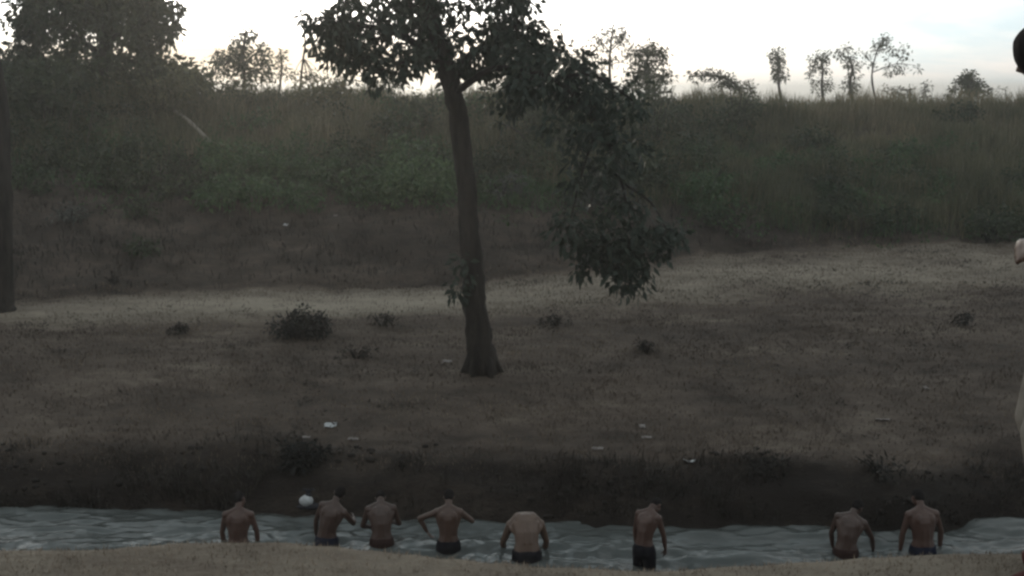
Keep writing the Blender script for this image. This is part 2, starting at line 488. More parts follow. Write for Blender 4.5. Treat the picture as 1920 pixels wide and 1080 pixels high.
def foot(px): return np.interp(px, FTX, FTY)
def wline(px): return np.interp(px, WLX, WLY)
def nbank(px): return np.interp(px, NBX, NBY)

# tall grass on the right hand hillside and along the crest
def f_tall(px, Y, x):
    up = (Y - foot(px)) / 11.0
    start = np.interp(px, [-400, 0, 300, 850, 1000, 1250, 1500, 1920, 2300], [0.62, 0.62, 0.55, 0.52, 0.42, 0.18, 0.03, 0.01, 0.0])
    return np.clip((up - start + 0.08 * fbm(x * 0.8, Y * 0.8, 3)) * 6, 0, 1) * (up < 1.25)
P_, px_ = scatter(190000, -150, 2070, 24, 42.5, f_tall, clump=14, cr=0.16)
hh = RNG.uniform(0.40, 0.95, len(P_)) * np.clip(0.85 + 0.9 * fbm(P_[:, 0] * 0.7, P_[:, 1] * 0.7, 4), .35, 1.6)
tt = np.clip(0.45 + 0.32 * fbm(P_[:, 0] * 0.35, P_[:, 1] * 0.35, 3) + RNG.normal(0, 0.2, len(P_)) + 0.3 * fbm(P_[:, 0] * 1.3 + 9, P_[:, 1] * 1.3, 3) + 0.1 * (P_[:, 1] - foot(px_) - 6) / 6, 0, 1)
blades('tall_grass', P_, hh, RNG.uniform(0.012, 0.026, len(P_)), M['grass_tall'], tt, 0.3)
# green low growth on the upper left hillside
def f_green(px, Y, x):
    up = (Y - foot(px)) / 11.0
    a = np.interp(px, [-300, 0, 300, 450, 850, 1300, 1600, 2300], [0.5, 0.5, 0.45, 0.38, 0.34, 0.25, 0.0, 0.0])
    return np.clip((up - a + 0.22 * fbm(x * 0.7, Y * 0.7, 3)) * 4, 0, 1) * (up < 0.75)
P_, px_ = scatter(60000, -150, 2070, 24, 36, f_green, clump=16, cr=0.14)
tt = np.clip(0.45 + 0.4 * fbm(P_[:, 0] * 0.6, P_[:, 1] * 0.6, 3) + RNG.normal(0, 0.2, len(P_)), 0, 1)
blades('hill_weeds', P_, RNG.uniform(0.15, 0.42, len(P_)), RNG.uniform(0.015, 0.035, len(P_)), M['grass_green'], tt, 0.45)
# sparse scrub on the bare hillside
def f_scrub(px, Y, x):
    up = (Y - foot(px)) / 11.0
    return np.clip((up + 0.02) * 8, 0, 1) * (up < 0.75) * (0.55 + 0.6 * fbm(x * 0.9, Y * 0.9, 3))
P_, px_ = scatter(70000, -150, 2070, 22, 35, f_scrub, clump=9, cr=0.10)
tt = np.clip(0.4 + 0.4 * fbm(P_[:, 0] * 0.5, P_[:, 1] * 0.5, 3) + RNG.normal(0, 0.18, len(P_)), 0, 1)
blades('hill_scrub', P_, RNG.uniform(0.07, 0.24, len(P_)), RNG.uniform(0.012, 0.03, len(P_)), M['weed_dark'], tt, 0.55)
# short dry grass on the meadow
def f_mead(px, Y, x):
    d_ = (foot(px) - Y) / np.interp(px, [-900, 0, 300, 850, 1300, 1700, 2200], [2.4, 2.0, 2.6, 3.0, 4.4, 5.0, 5.0])
    s_ = np.exp(-((d_ - 0.62) / 0.5) ** 2) * np.where(px < 900, 0.85, 0.5)
    return (Y > wline(px) + 0.5) * (Y < foot(px) + 0.5) * (1 - s_) * (0.62 + 0.55 * fbm(x * 0.8, Y * 1.3, 3))
P_, px_ = scatter(260000, -100, 2020, 14.5, 30, f_mead, clump=10, cr=0.09)
tt = np.clip(0.40 + 0.6 * fbm(P_[:, 0] * 0.6, P_[:, 1] * 1.1, 4) + RNG.normal(0, 0.18, len(P_)), 0, 1)
blades('meadow_grass', P_, RNG.uniform(0.03, 0.10, len(P_)), RNG.uniform(0.006, 0.014, len(P_)), M['grass_dry'], tt, 0.6)
# dark weeds hanging over the far water's edge
def f_bank(px, Y, x):
    d_ = Y - wline(px)
    return (d_ > 0.02) * np.clip(1.15 - d_ / 1.15, 0, 1) * np.clip(0.65 + 1.9 * fbm(x * 1.3, Y * 3.0, 3), 0, 1)
P_, px_ = scatter(60000, -100, 2020, 13.1, 16.4, f_bank, clump=12, cr=0.06)
tt = np.clip(0.35 + 0.4 * fbm(P_[:, 0] * 0.9, P_[:, 1] * 0.9, 3) + RNG.normal(0, 0.18, len(P_)), 0, 1)
blades('bank_weeds', P_, RNG.uniform(0.04, 0.20, len(P_)) * np.clip(0.9 + 1.4 * fbm(P_[:, 0] * 1.1 + 20, P_[:, 1] * 1.1, 3), .25, 1.8), RNG.uniform(0.006, 0.014, len(P_)), M['weed_dark'], tt, 0.75, (0, -0.35))
# short dry turf on the near bank
def f_near(px, Y, x): return (Y < nbank(px) + 0.25) * (0.75 + 0.5 * fbm(x * 6, Y * 6, 2))
P_, px_ = scatter(90000, -160, 2080, 3.2, 4.3, f_near)
tt = np.clip(0.45 + 0.75 * fbm(P_[:, 0] * 5, P_[:, 1] * 5, 3) + RNG.normal(0, 0.28, len(P_)), 0, 1)
blades('turf', P_, RNG.uniform(0.012, 0.040, len(P_)), RNG.uniform(0.002, 0.0045, len(P_)), M['grass_near'], tt, 0.5)

# ------------------------------------------------------------------ foliage
def leaves(geo, centres, spread, per, ln, wd, droop=0.5, tint0=0.45, tvar=0.2):
    """leaf quads (two triangles folded at the midrib) around every centre"""
    n_ = len(centres) * per
    c = np.repeat(centres, per, axis=0)
    off = RNG.normal(0, 1, (n_, 3)); off /= np.linalg.norm(off, axis=1)[:, None] + 1e-9
    off *= (RNG.random(n_) ** 0.5)[:, None] * spread
    d = off / (np.linalg.norm(off, axis=1)[:, None] + 1e-9) + RNG.normal(0, 0.5, (n_, 3))
    d[:, 2] -= droop
    d /= np.linalg.norm(d, axis=1)[:, None] + 1e-9
    side = np.cross(d, RNG.normal(0, 1, (n_, 3))); side /= np.linalg.norm(side, axis=1)[:, None] + 1e-9
    nrm = np.cross(side, d)
    l_ = (ln * RNG.uniform(0.6, 1.25, n_))[:, None]; w_ = (wd * RNG.uniform(0.7, 1.2, n_))[:, None]
    p0 = c + off
    Vl = np.stack([p0, p0 + d * l_ * 0.45 + side * w_ / 2 + nrm * w_ * 0.2, p0 + d * l_ - np.array([0, 0, 0.12]) * l_,
                   p0 + d * l_ * 0.45 - side * w_ / 2 + nrm * w_ * 0.2], 1).reshape(-1, 3)
    k_ = np.arange(n_)[:, None] * 4
    T = np.concatenate([k_ + np.array([[0, 1, 2]]), k_ + np.array([[0, 2, 3]])])
    ct = np.repeat(RNG.normal(0, tvar * 0.7, len(centres)), per)
    geo.add(Vl, T, None, np.repeat(np.clip(tint0 + ct + RNG.normal(0, tvar, n_), 0, 1), 4))

def in_blob(c, r, n_, shell=0.5):
    v = RNG.normal(0, 1, (n_, 3)); v /= np.linalg.norm(v, axis=1)[:, None]
    return np.asarray(c) + v * (RNG.random(n_) ** (1 / 3 * (1 - shell) + 0.12))[:, None] * np.asarray(r)

def plant(name, label, cat, base, stems, blobs, mat, ln=0.12, wd=0.06, clus=0.16, per=14, droop=0.5, group=None,
          sides=7, tint0=0.45, crown='crown', wood='trunk', stem_mat=None, rough=0.05, twig=0.010, twigs=True):
    """a tree or bush. stems: list of (points, radii), the first is the trunk; blobs: list of (centre, radii, clusters)"""
    base = np.asarray(base, float)
    e = bpy.data.objects.new(name, None); COL.objects.link(e); e.location = base
    e['label'] = label; e['category'] = cat
    if group: e['group'] = group
    sm = stem_mat or M['bark']
    nodes = []
    for k_, (pts, rad) in enumerate(stems):
        g = Geo(); c = catmull(pts, max(6, 5 * len(pts)))
        c[1:-1] += RNG.normal(0, 0.25, (len(c) - 2, 3)) * np.mean(rad) * (0.25 if k_ == 0 else 0.5)
        tube(g, c - base, rad, sides, rough=rough)
        obj(wood if k_ == 0 else 'branch', g.mesh(True), sm, e)
        nodes.append(c[len(c) // 3:])
    nodes = np.concatenate(nodes) if nodes else base[None, :]
    g = Geo(); tw = Geo()
    for c, r, n_ in blobs:
        cs = in_blob(c, r, n_)
        leaves(g, cs - base, clus, per, ln, wd, droop, tint0)
        if twigs:
            for q in cs[:: 2]:
                j_ = np.argmin(np.linalg.norm(nodes - q, axis=1))
                mid = (nodes[j_] + q) / 2 + np.array([0, 0, 0.12 * np.linalg.norm(nodes[j_] - q)])
                tube(tw, catmull([nodes[j_] - base, mid - base, q - base], 4), [twig, twig * 0.35], 3, caps=False)
    if g.n: obj(crown, g.mesh(), mat, e, kind='stuff')
    if tw.n: obj('twigs', tw.mesh(), sm, e, kind='stuff')
    return e

def B(px, py, Y, rpx, n_, ry=None, squash=1.0):
    """a foliage blob given where the photograph shows it, real size from its distance"""
    c = at(px, py, Y); s = (Y * math.cos(PITCH) + 0.4) / F
    return (c, (rpx * s, (ry if ry is not None else rpx * s), rpx * s * squash), n_)

# --- the leaning tree in the middle of the slope
tb = hit(903, 698)
TY = tb[1]
trunk = [tb - np.array([0, 0, .15]), at(898, 640, TY), at(890, 560, TY), at(882, 450, TY + .05), at(872, 340, TY + .1), at(858, 220, TY + .1), at(838, 130, TY), at(812, 50, TY), at(800, -60, TY), at(795, -190, TY)]
br = [
    ([at(836, 125, TY), at(760, 70, TY - .3), at(690, 50, TY - .6), at(620, 40, TY - .8)], [.07, .02]),
    ([at(846, 150, TY), at(900, 90, TY + .2), at(970, 50, TY + .4), at(1030, 70, TY + .5)], [.07, .02]),
    ([at(852, 175, TY), at(930, 128, TY - .5), at(1040, 150, TY - .9), at(1120, 230, TY - 1.1), at(1165, 340, TY - 1.2), at(1185, 450, TY - 1.2)], [.055, .032, .012]),
    ([at(1040, 150, TY - .9), at(1110, 140, TY - 1.2), at(1190, 190, TY - 1.3)], [.03, .012]),
    ([at(1120, 230, TY - 1.1), at(1090, 330, TY - 1.4), at(1065, 430, TY - 1.5)], [.022, .01]),
    ([at(1165, 340, TY - 1.2), at(1220, 380, TY - 1.1), at(1250, 430, TY - 1)], [.02, .01]),
    ([at(812, 50, TY), at(740, -20, TY + .3), at(670, -50, TY + .3)], [.06, .02]),
    ([at(806, 0, TY), at(880, -60, TY), at(950, -80, TY)], [.06, .02]),
    ([at(820, 80, TY), at(770, 110, TY - .7), at(720, 130, TY - 1)], [.03, .01]),
]
bl = [B(610, 55, TY - .8, 34, 14), B(650, 25, TY - .7, 40, 18), B(690, 85, TY - .6, 44, 22), B(645, 100, TY - .8, 30, 10), B(715, 125, TY - .8, 34, 12), B(740, 45, TY - .3, 38, 14),
      B(770, 110, TY - .6, 32, 15), B(800, 20, TY, 45, 22), B(850, 100, TY + .1, 45, 18), B(795, 75, TY, 36, 15), B(905, 75, TY + .2, 42, 20), B(960, 35, TY + .4, 48, 26), B(1000, 80, TY + .4, 42, 22), B(940, 110, TY + .2, 40, 18),
      B(1035, 85, TY + .5, 26, 8), B(1085, 120, TY - .6, 28, 9), B(985, 125, TY - .4, 42, 18), B(690, -20, TY + .2, 60, 26), B(880, -30, TY, 60, 26), B(780, -60, TY, 70, 30), B(960, -50, TY, 60, 24),
      B(1050, 155, TY - .9, 50, 16, .5), B(1120, 175, TY - 1.1, 50, 14, .5), B(960, 180, TY - .6, 45, 10, .5), B(1180, 195, TY - 1.3, 36, 8, .4), B(1110, 250, TY - 1.1, 52, 8, .5), B(1040, 240, TY - 1, 45, 5, .5), B(1175, 280, TY - 1.2, 40, 5, .4),
      B(1150, 330, TY - 1.2, 34, 8, .4), B(1080, 340, TY - 1.4, 26, 5, .3), B(1085, 190, TY - 1, 30, 8, .3), B(1125, 235, TY - 1.1, 26, 4, .3), B(1145, 290, TY - 1.2, 24, 3, .25), B(1170, 370, TY - 1.2, 24, 3, .25), B(1195, 415, TY - 1.2, 34, 7, .3), B(1130, 415, TY - 1.2, 34, 6, .3), B(1005, 165, TY - .8, 40, 14, .4),
      B(1070, 435, TY - 1.5, 30, 10, .3), B(1120, 460, TY - 1.3, 34, 13, .35), B(1165, 480, TY - 1.2, 40, 19, .35), B(1205, 470, TY - 1.2, 40, 18, .35), B(1250, 440, TY - 1, 26, 8, .3), B(1105, 495, TY - 1.3, 22, 6, .25), B(1180, 520, TY - 1.2, 24, 8, .25),
      B(868, 500, TY - .15, 9, 3, .1), B(862, 540, TY - .15, 8, 3, .1)]
plant('tree', 'tall leaning tree mid slope with a low branch drooping to the right', 'tree', tb, [(trunk, [.27, .21, .18, .16, .15, .145, .14, .13, .11, .07])] + br, bl,
      M['leaf_main'], .15, .075, .20, 17, 0.8, sides=18, rough=.13)
# root flare
g = Geo()
for a in np.linspace(0, 2 * np.pi, 6, endpoint=False):
    d_ = np.array([math.cos(a), math.sin(a), 0])
    q = tb + d_ * .34; q[2] = float(ground_z(q[0], q[1])) - .05
    tube(g, catmull([tb + d_ * .10 + np.array([0, 0, .42]) - tb, tb + d_ * .2 + np.array([0, 0, .14]) - tb, q - tb], 7), [.10, .09, .03], 7, rough=.06)
obj('roots', g.mesh(True), M['bark'], [o for o in COL.objects if o.name == 'tree'][0])

# --- trunk at the left edge of the picture
lb = hit(6, 582)
LY = lb[1]
plant('tree', 'dark tree trunk standing at the left edge beside the pale strip of ground', 'tree', lb,
      [([lb - np.array([0, 0, .15]), at(4, 540, LY), at(3, 420, LY), at(1, 300, LY), at(-4, 180, LY), at(-26, 60, LY), at(-60, -120, LY)], [.27, .21, .20, .19, .18, .17, .14]),
       ([at(-12, 120, LY), at(-70, -20, LY), at(-140, -90, LY)], [.09, .04])],
      [B(-90, -80, LY, 90, 40), B(-150, -20, LY, 70, 28), B(-40, -150, LY, 80, 34)], M['leaf_dark'], .14, .07, .2, 15, .5, sides=10, rough=.07)

# --- broad dense tree on the crest at left
db = on_ground(190, 35.5)
D = 35.5
plant('tree', 'broad dense dark tree on the hilltop at upper left with small gaps of sky', 'tree', db,
      [([db, at(195, 120, D), at(200, 40, D), at(205, -60, D)], [.26, .2, .12]),
       ([at(195, 110, D), at(130, 60, D), at(70, 40, D)], [.1, .04]), ([at(198, 80, D), at(270, 40, D), at(320, 55, D)], [.1, .04]),
       ([at(196, 100, D), at(300, 130, D), at(360, 150, D)], [.07, .03])],
      [B(60, 30, D, 40, 46), B(110, 10, D, 55, 75), B(180, 0, D, 60, 85), B(250, 5, D, 55, 75), B(300, 30, D, 34, 34), B(315, 62, D, 16, 10), B(265, 60, D, 32, 30), B(60, 138, D, 44, 62), B(130, 142, D, 44, 62),
       B(200, 145, D, 48, 70), B(270, 142, D, 44, 58), B(330, 142, D, 34, 36), B(365, 160, D, 26, 20), B(20, 150, D - 1, 50, 60), B(130, -60, D, 80, 70), B(230, -60, D, 80, 70), B(70, 78, D, 16, 6), B(150, 78, D, 20, 9), B(205, 72, D, 20, 9), B(238, 92, D, 14, 4), B(105, 88, D, 13, 4), B(285, 95, D, 18, 8), B(40, 84, D, 16, 6)],
      M['leaf_dark'], .22, .12, .27, 20, .4, sides=9)

# --- trees and bushes along the skyline
SKY = 'trees along the skyline'
def sk(name, label, cat, px, Y, stems, blobs, mat=M['leaf_dark'], ln=.2, wd=.09, clus=.22, per=9, droop=.3, twig=.016, base_px=None, tint0=.45):
    b = on_ground(base_px or px, Y, .1)
    st = []
    for k_, (pp, rad) in enumerate(stems):
        p3 = [at(x, y, Y + dz) for x, y, dz in pp]
        if k_ == 0: p3 = [b] + p3
        st.append((p3, rad))
    return plant(name, label, cat, b, st, [B(*q[:2], Y, *q[2:]) for q in blobs], mat, ln, wd, clus, per, droop, SKY, 6, tint0, twig=twig)

sk('tree', 'sparse young tree with airy foliage against the bright sky beside the broad dense tree', 'tree', 458, 44,
   [([(458, 160, 0), (456, 110, 0), (460, 60, 0)], [.09, .04]), ([(457, 130, 0), (425, 105, 0), (405, 95, 0)], [.045, .02]), ([(457, 120, 0), (485, 95, 0), (492, 80, 0)], [.045, .02])],
   [(455, 85, 24, 26), (430, 112, 24, 24), (485, 110, 26, 26), (460, 128, 30, 28), (405, 120, 18, 12), (500, 132, 18, 12), (468, 66, 10, 8), (440, 150, 40, 26), (390, 145, 18, 8)], M['leaf_dark'], .2, .08, .2, 10, twig=.024)
sk('sapling', 'thin upright sapling standing between the airy tree and the leaning tree', 'sapling', 528, 42,
   [([(528, 130, 0), (525, 92, 0)], [.05, .02]), ([(527, 120, 0), (516, 105, 0)], [.02, .01])], [(524, 108, 13, 9), (530, 140, 16, 12)], M['leaf_dark'], .18, .06, .16, 9)
sk('sapling', 'tall bare bending sapling just left of the leaning tree crown', 'sapling', 566, 40,
   [([(566, 130, 0), (572, 80, 0), (565, 25, 0), (556, 10, 0)], [.045, .03, .016]), ([(571, 90, 0), (580, 70, 0)], [.02, .01])], [(566, 40, 14, 6), (572, 140, 20, 14), (590, 150, 20, 12)], M['leaf_dark'], .17, .05, .16, 8)
sk('tree', 'spindly feathery tree on the skyline right of the leaning tree crown', 'tree', 1145, 46,
   [([(1143, 130, 0), (1146, 80, 0), (1150, 45, 0)], [.07, .02]), ([(1145, 100, 0), (1125, 75, 0), (1118, 62, 0)], [.025, .008]), ([(1145, 95, 0), (1168, 70, 0), (1175, 50, 0)], [.025, .008])],
   [(1146, 62, 22, 14), (1125, 75, 18, 10), (1168, 72, 20, 12), (1145, 95, 28, 14), (1120, 112, 20, 12), (1168, 110, 16, 6)], M['leaf_dark'], .2, .055, .2, 8, twig=.022)
sk('bush', 'small dark bush on the skyline between the drooping crown and the feathery tree', 'bush', 1085, 45,
   [([(1085, 140, 0), (1088, 110, 0)], [.05, .02])], [(1082, 118, 24, 16), (1100, 105, 14, 6), (1068, 135, 22, 10), (1105, 138, 18, 8)], M['leaf_dark'], .18, .07, .2, 10)
sk('tree', 'dense dark bushy tree on the skyline right of the feathery tree', 'tree', 1213, 46,
   [([(1213, 140, 0), (1214, 105, 0)], [.1, .04]), ([(1213, 130, 0), (1238, 100, 0)], [.03, .01])],
   [(1208, 115, 28, 34), (1225, 100, 18, 15), (1198, 105, 16, 12), (1240, 112, 12, 7), (1215, 148, 34, 34), (1185, 150, 22, 14), (1245, 150, 16, 10), (1243, 98, 7, 3)], M['leaf_dark'], .2, .08, .2, 11)
sk('tree', 'low flat topped arching tree on the skyline leaning to the left', 'tree', 1385, 50,
   [([(1388, 178, 0), (1375, 155, 0), (1345, 143, 0), (1305, 143, 0)], [.09, .05, .03]), ([(1375, 155, 0), (1360, 165, 0)], [.03, .01])],
   [(1305, 142, 12, 9, None, .7), (1328, 141, 12, 10, None, .7), (1352, 145, 12, 11, None, .8), (1372, 155, 13, 13), (1388, 168, 14, 15), (1350, 168, 16, 10)], M['leaf_dark'], .17, .08, .16, 11)
sk('sapling', 'small leaning sprig on the skyline right of the flat topped tree', 'sapling', 1408, 46,
   [([(1408, 170, 0), (1402, 148, 0)], [.03, .01])], [(1404, 160, 9, 5), (1412, 172, 12, 8)], M['leaf_olive'], .15, .05, .14, 8)
sk('tree', 'slender oval tree standing alone on the skyline', 'tree', 1461, 60,
   [([(1461, 165, 0), (1459, 130, 0), (1458, 98, 0)], [.09, .03])],
   [(1458, 105, 13, 22), (1458, 125, 13, 18), (1462, 145, 11, 9), (1452, 140, 8, 5), (1470, 140, 7, 4)], M['leaf_dark'], .2, .08, .2, 10)
sk('tree', 'small tree on the skyline with its crown arching down to the left', 'tree', 1540, 60,
   [([(1541, 165, 0), (1543, 130, 0), (1535, 108, 0), (1523, 128, 0)], [.09, .05, .02])],
   [(1543, 108, 12, 15), (1530, 112, 11, 10), (1522, 130, 8, 6), (1517, 146, 6, 3), (1546, 128, 9, 7), (1540, 160, 16, 15), (1556, 162, 8, 5)], M['leaf_dark'], .2, .07, .18, 10)
sk('tree', 'small tree on the skyline with a forked crown beside the tallest airy tree', 'tree', 1592, 60,
   [([(1594, 160, 0), (1598, 130, 0), (1590, 105, 0)], [.1, .04]), ([(1598, 130, 0), (1575, 105, 0), (1568, 92, 0)], [.03, .01])],
   [(1590, 110, 14, 13), (1602, 125, 10, 10), (1572, 98, 10, 7), (1588, 92, 8, 4), (1600, 145, 10, 8), (1594, 162, 15, 17)], M['leaf_dark'], .2, .07, .18, 10)
sk('tree', 'tallest airy tree on the right skyline with loose clumps and open gaps', 'tree', 1640, 60,
   [([(1637, 165, 0), (1636, 130, 0), (1645, 95, 0), (1655, 75, 0)], [.07, .04, .02]), ([(1637, 135, 0), (1680, 120, 0), (1712, 122, 0)], [.03, .012]), ([(1638, 120, 0), (1622, 105, 0), (1612, 95, 0)], [.025, .01]), ([(1680, 120, 0), (1695, 100, 0)], [.02, .01])],
   [(1655, 80, 14, 15), (1648, 92, 12, 8), (1668, 100, 10, 6), (1670, 132, 11, 8), (1690, 132, 11, 8), (1700, 105, 12, 5), (1720, 126, 6, 3), (1618, 102, 12, 5), (1692, 92, 8, 3), (1630, 118, 10, 4)], M['leaf_dark'], .2, .07, .19, 9)
sk('bush', 'low dark bush on the skyline under the tallest airy tree', 'bush', 1700, 55, [([(1700, 170, 0)], [.04, .02])], [(1700, 172, 13, 11), (1686, 178, 12, 8), (1665, 168, 8, 4)], M['leaf_olive'], .18, .07, .16, 10)
sk('bush', 'little upright bush on the skyline left of the rounded dark tree', 'bush', 1734, 55, [([(1734, 168, 0), (1735, 158, 0)], [.03, .012])], [(1735, 163, 9, 8), (1732, 178, 9, 6)], M['leaf_grey'], .16, .06, .15, 9)
sk('tree', 'rounded dense dark tree on the skyline near the right edge', 'tree', 1815, 58, [([(1815, 165, 0), (1812, 145, 0)], [.1, .04])],
   [(1812, 145, 15, 20), (1800, 160, 15, 18), (1828, 162, 16, 20), (1815, 172, 26, 28), (1846, 175, 12, 9), (1782, 180, 9, 6)], M['leaf_dark'], .2, .09, .18, 11)
sk('bush', 'thin wispy bush on the skyline at the far right edge', 'bush', 1885, 50, [([(1885, 172, 0), (1890, 162, 0)], [.02, .008])], [(1886, 172, 16, 7), (1862, 178, 10, 4)], M['leaf_olive'], .16, .04, .16, 8)

def ellipsoid_lo(geo, c, r, nu=7, nv=4):
    pts = [[0, 0, -1.0]] + [[math.cos(p) * math.cos(t), math.cos(p) * math.sin(t), math.sin(p)] for p in (-.6, .05, .75) for t in np.linspace(0, 2 * math.pi, nu, endpoint=False)] + [[0, 0, 1.0]]
    P = np.array(pts) * (1 + RNG.uniform(-.22, .22, (len(pts), 1))) * np.asarray(r) + np.asarray(c)
    t_ = [[0, 1 + (b + 1) % nu, 1 + b] for b in range(nu)] + [[1 + 2 * nu + b, 1 + 2 * nu + (b + 1) % nu, len(pts) - 1] for b in range(nu)]
    q_ = [[1 + a * nu + b, 1 + a * nu + (b + 1) % nu, 1 + (a + 1) * nu + (b + 1) % nu, 1 + (a + 1) * nu + b] for a in range(2) for b in range(nu)]
    geo.add(P, t_, q_)

# --- bushes on the hillside
HB = 'bushes on the hillside'
def bush(label, px, py, w_, h_, n_, mat, ln=.14, wd=.06, clus=.17, per=13, tint0=.45, name='bush', grp=HB, droop=.35):
    b = hit(px, py); Y = b[1]; s = (Y * math.cos(PITCH) + .5) / F
    up = h_ * s
    st = []
    for k_ in range(4):
        a = RNG.uniform(-.5, .5); st.append(([b - np.array([0, 0, .05]), b + np.array([a * w_ * s * .4, RNG.uniform(-.1, .1), up * .5]), b + np.array([a * w_ * s * .8, RNG.uniform(-.2, .2), up * .85])], [.02, .008]))
    bl_ = [(b + np.array([RNG.uniform(-.28, .28) * w_ * s, RNG.uniform(-.2, .2), up * RNG.uniform(.3, .62)]), (w_ * s * .3, w_ * s * .25, up * .34), max(3, n_ // 5)) for _ in range(5)]
    return plant(name, label, 'bush', b, st, bl_, mat, ln, wd, clus, per, droop, grp, 5, tint0, wood='stem', twigs=False)
bush('bright green leafy bush on the hillside just left of the leaning trunk', 755, 372, 180, 90, 110, M['leaf_green'], tint0=.75)
bush('dark green bush below the bright green bush left of the leaning trunk', 690, 372, 100, 50, 50, M['leaf_dark'])
bush('low green bush on the hillside left of the bright green bush', 570, 345, 150, 60, 60, M['leaf_green'], tint0=.7)
bush('green bush beside the pale fallen pole', 430, 330, 100, 50, 40, M['leaf_green'], tint0=.7)
bush('grey green bush behind the hanging leaves of the drooping branch', 1150, 395, 150, 110, 90, M['leaf_grey'])
bush('dark bush on the crest below the flat topped arching tree', 1375, 255, 100, 110, 80, M['leaf_dark'])
bush('dark bush under the dense bushy skyline tree', 1225, 290, 130, 150, 110, M['leaf_dark'])
bush('wide dark bush behind the drooping branch beside the leaning trunk', 1010, 300, 170, 150, 130, M['leaf_dark'])
bush('small bush on the slope just right of the leaning trunk', 940, 375, 90, 60, 22, M['leaf_grey'])
bush('dark bush at the foot of the tall grass near the right edge', 1850, 456, 170, 80, 70, M['leaf_dark'])
bush('low dark bush at the foot of the tall grass right of the hanging leaves', 1560, 430, 130, 60, 50, M['leaf_dark'])
bush('green bush in the tall grass right of the hanging leaves', 1320, 385, 120, 80, 60, M['leaf_green'])
bush('olive thicket under the broad dense tree', 300, 235, 180, 120, 130, M['leaf_olive'], ln=.2, wd=.08)
bush('dark thicket below the broad dense tree near the left edge', 90, 250, 200, 140, 150, M['leaf_dark'], ln=.2, wd=.09)
bush('olive thicket on the crest between the airy tree and the leaning tree', 620, 220, 150, 100, 90, M['leaf_olive'], ln=.2, wd=.07, tint0=.7)
bush('small dark shrub on the bare left hillside', 260, 410, 70, 36, 12, M['leaf_dark'])
bush('greyish shrub low on the bare left hillside', 130, 420, 80, 36, 12, M['leaf_grey'])
bush('small dark shrub low on the hillside left of the pale strip', 270, 475, 50, 26, 8, M['leaf_dark'])
bush('straw coloured tuft on the crest just right of the leaning trunk', 925, 225, 80, 70, 30, M['leaf_olive'], .3, .02, .2, 16, .9)
def cover(name, n_, px0, px1, fn, mat, ln, wd, clus, per, tint0=.45):
    P_, px_ = scatter(n_, px0, px1, 24, 37, fn)
    P_[:, 2] += RNG.uniform(.05, .85, len(P_)) * (0.6 + fbm(P_[:, 0] * .9, P_[:, 1] * .9, 3))
    g = Geo(); leaves(g, P_, clus, per, ln, wd, .2, tint0)
    return obj(name, g.mesh(), mat, kind='stuff')
def f_c1(px, Y, x):
    up = (Y - foot(px)) / 11.0
    a = np.interp(px, [-300, 0, 300, 700, 1000, 1300, 1600, 2300], [.50, .45, .42, .36, .25, .12, .02, 0])
    return np.clip((up - a) * 5, 0, 1) * (up < 1.02) * np.clip(fbm(x * .55 + 40, Y * .55, 3) * 3.2, 0, 1)
cover('hill_undergrowth', 6500, -150, 2070, f_c1, M['leaf_dark'], .13, .05, .16, 9)
cover('hill_greenery', 11000, -150, 2070, lambda px, Y, x: f_c1(px, Y + 1.0, x + 31), M['leaf_green'], .13, .05, .16, 9)
def thicket(name, n_, px0, px1, u0, u1, mat, ln, wd, per, tint0, hmax):
    g = Geo()
    for _ in range(n_):
        px = RNG.uniform(px0, px1); up = RNG.uniform(u0, u1); Y = float(foot(px)) + 11 * up
        c = on_ground(px, Y); r_ = RNG.uniform(.35, .85)
        cs = in_blob(c + np.array([0, 0, hmax * r_ * .5]), (r_, r_ * .8, hmax * r_ * .6), int(12 + 22 * r_))
        leaves(g, cs, .17, per, ln, wd, .2, tint0 + RNG.uniform(-.2, .2))
    return obj(name, g.mesh(), mat, kind='stuff')
thicket('hill_thicket', 46, -60, 820, .42, 1.02, M['leaf_dark'], .16, .07, 12, .4, 1.2)
thicket('hill_thicket', 46, 900, 1330, .35, 1.04, M['leaf_dark'], .16, .07, 12, .4, 1.3)
thicket('hill_greenery', 34, 330, 880, .32, .62, M['leaf_green'], .15, .07, 12, .55, .9)
thicket('hill_thicket', 22, 1330, 1990, .02, .95, M['leaf_dark'], .16, .07, 12, .45, .9)
thicket('hill_greenery', 22, 1250, 1990, .02, .6, M['leaf_green'], .15, .06, 12, .45, .9)
# on the meadow
GB = 'dark tufts and bushes on the meadow'
bush('rounded heap of dark brush on the meadow left of the leaning tree', 556, 636, 118, 62, 110, M['brush_black'], .10, .035, .10, 16, .2, grp=GB)
bush('dark spiky bush on the bank above the white round bundle', 568, 872, 80, 46, 60, M['brush_black'], .10, .03, .08, 14, .2, grp=GB)
for lab, px, py, w_, h_ in [('flat dark tuft between the brush heap and the leaning trunk', 668, 672, 70, 22), ('thin weed tuft right of the brush heap', 716, 612, 50, 26), ('small dark tuft left of the brush heap', 341, 624, 32, 16),
                            ('tiny dark tuft at the upper edge of the pale strip', 215, 530, 26, 12), ('small dark weed on the meadow below the hanging leaves', 1212, 664, 40, 28), ('dark weed tuft on the meadow near the right edge', 1808, 610, 34, 30),
                            ('low weed tuft behind the leaning trunk to its right', 1045, 610, 80, 22), 
                            ('dark weed clump on the bank above the two right hand bathers', 1650, 890, 110, 34), ('dark weed clump on the bank right of the curled white scrap', 1440, 880, 80, 26)]:
    bush(lab, px, py, w_, h_, 12, M['weed_dark'], .09, .025, .07, 13, .25, grp=GB, name='weed_tuft', droop=0.1)

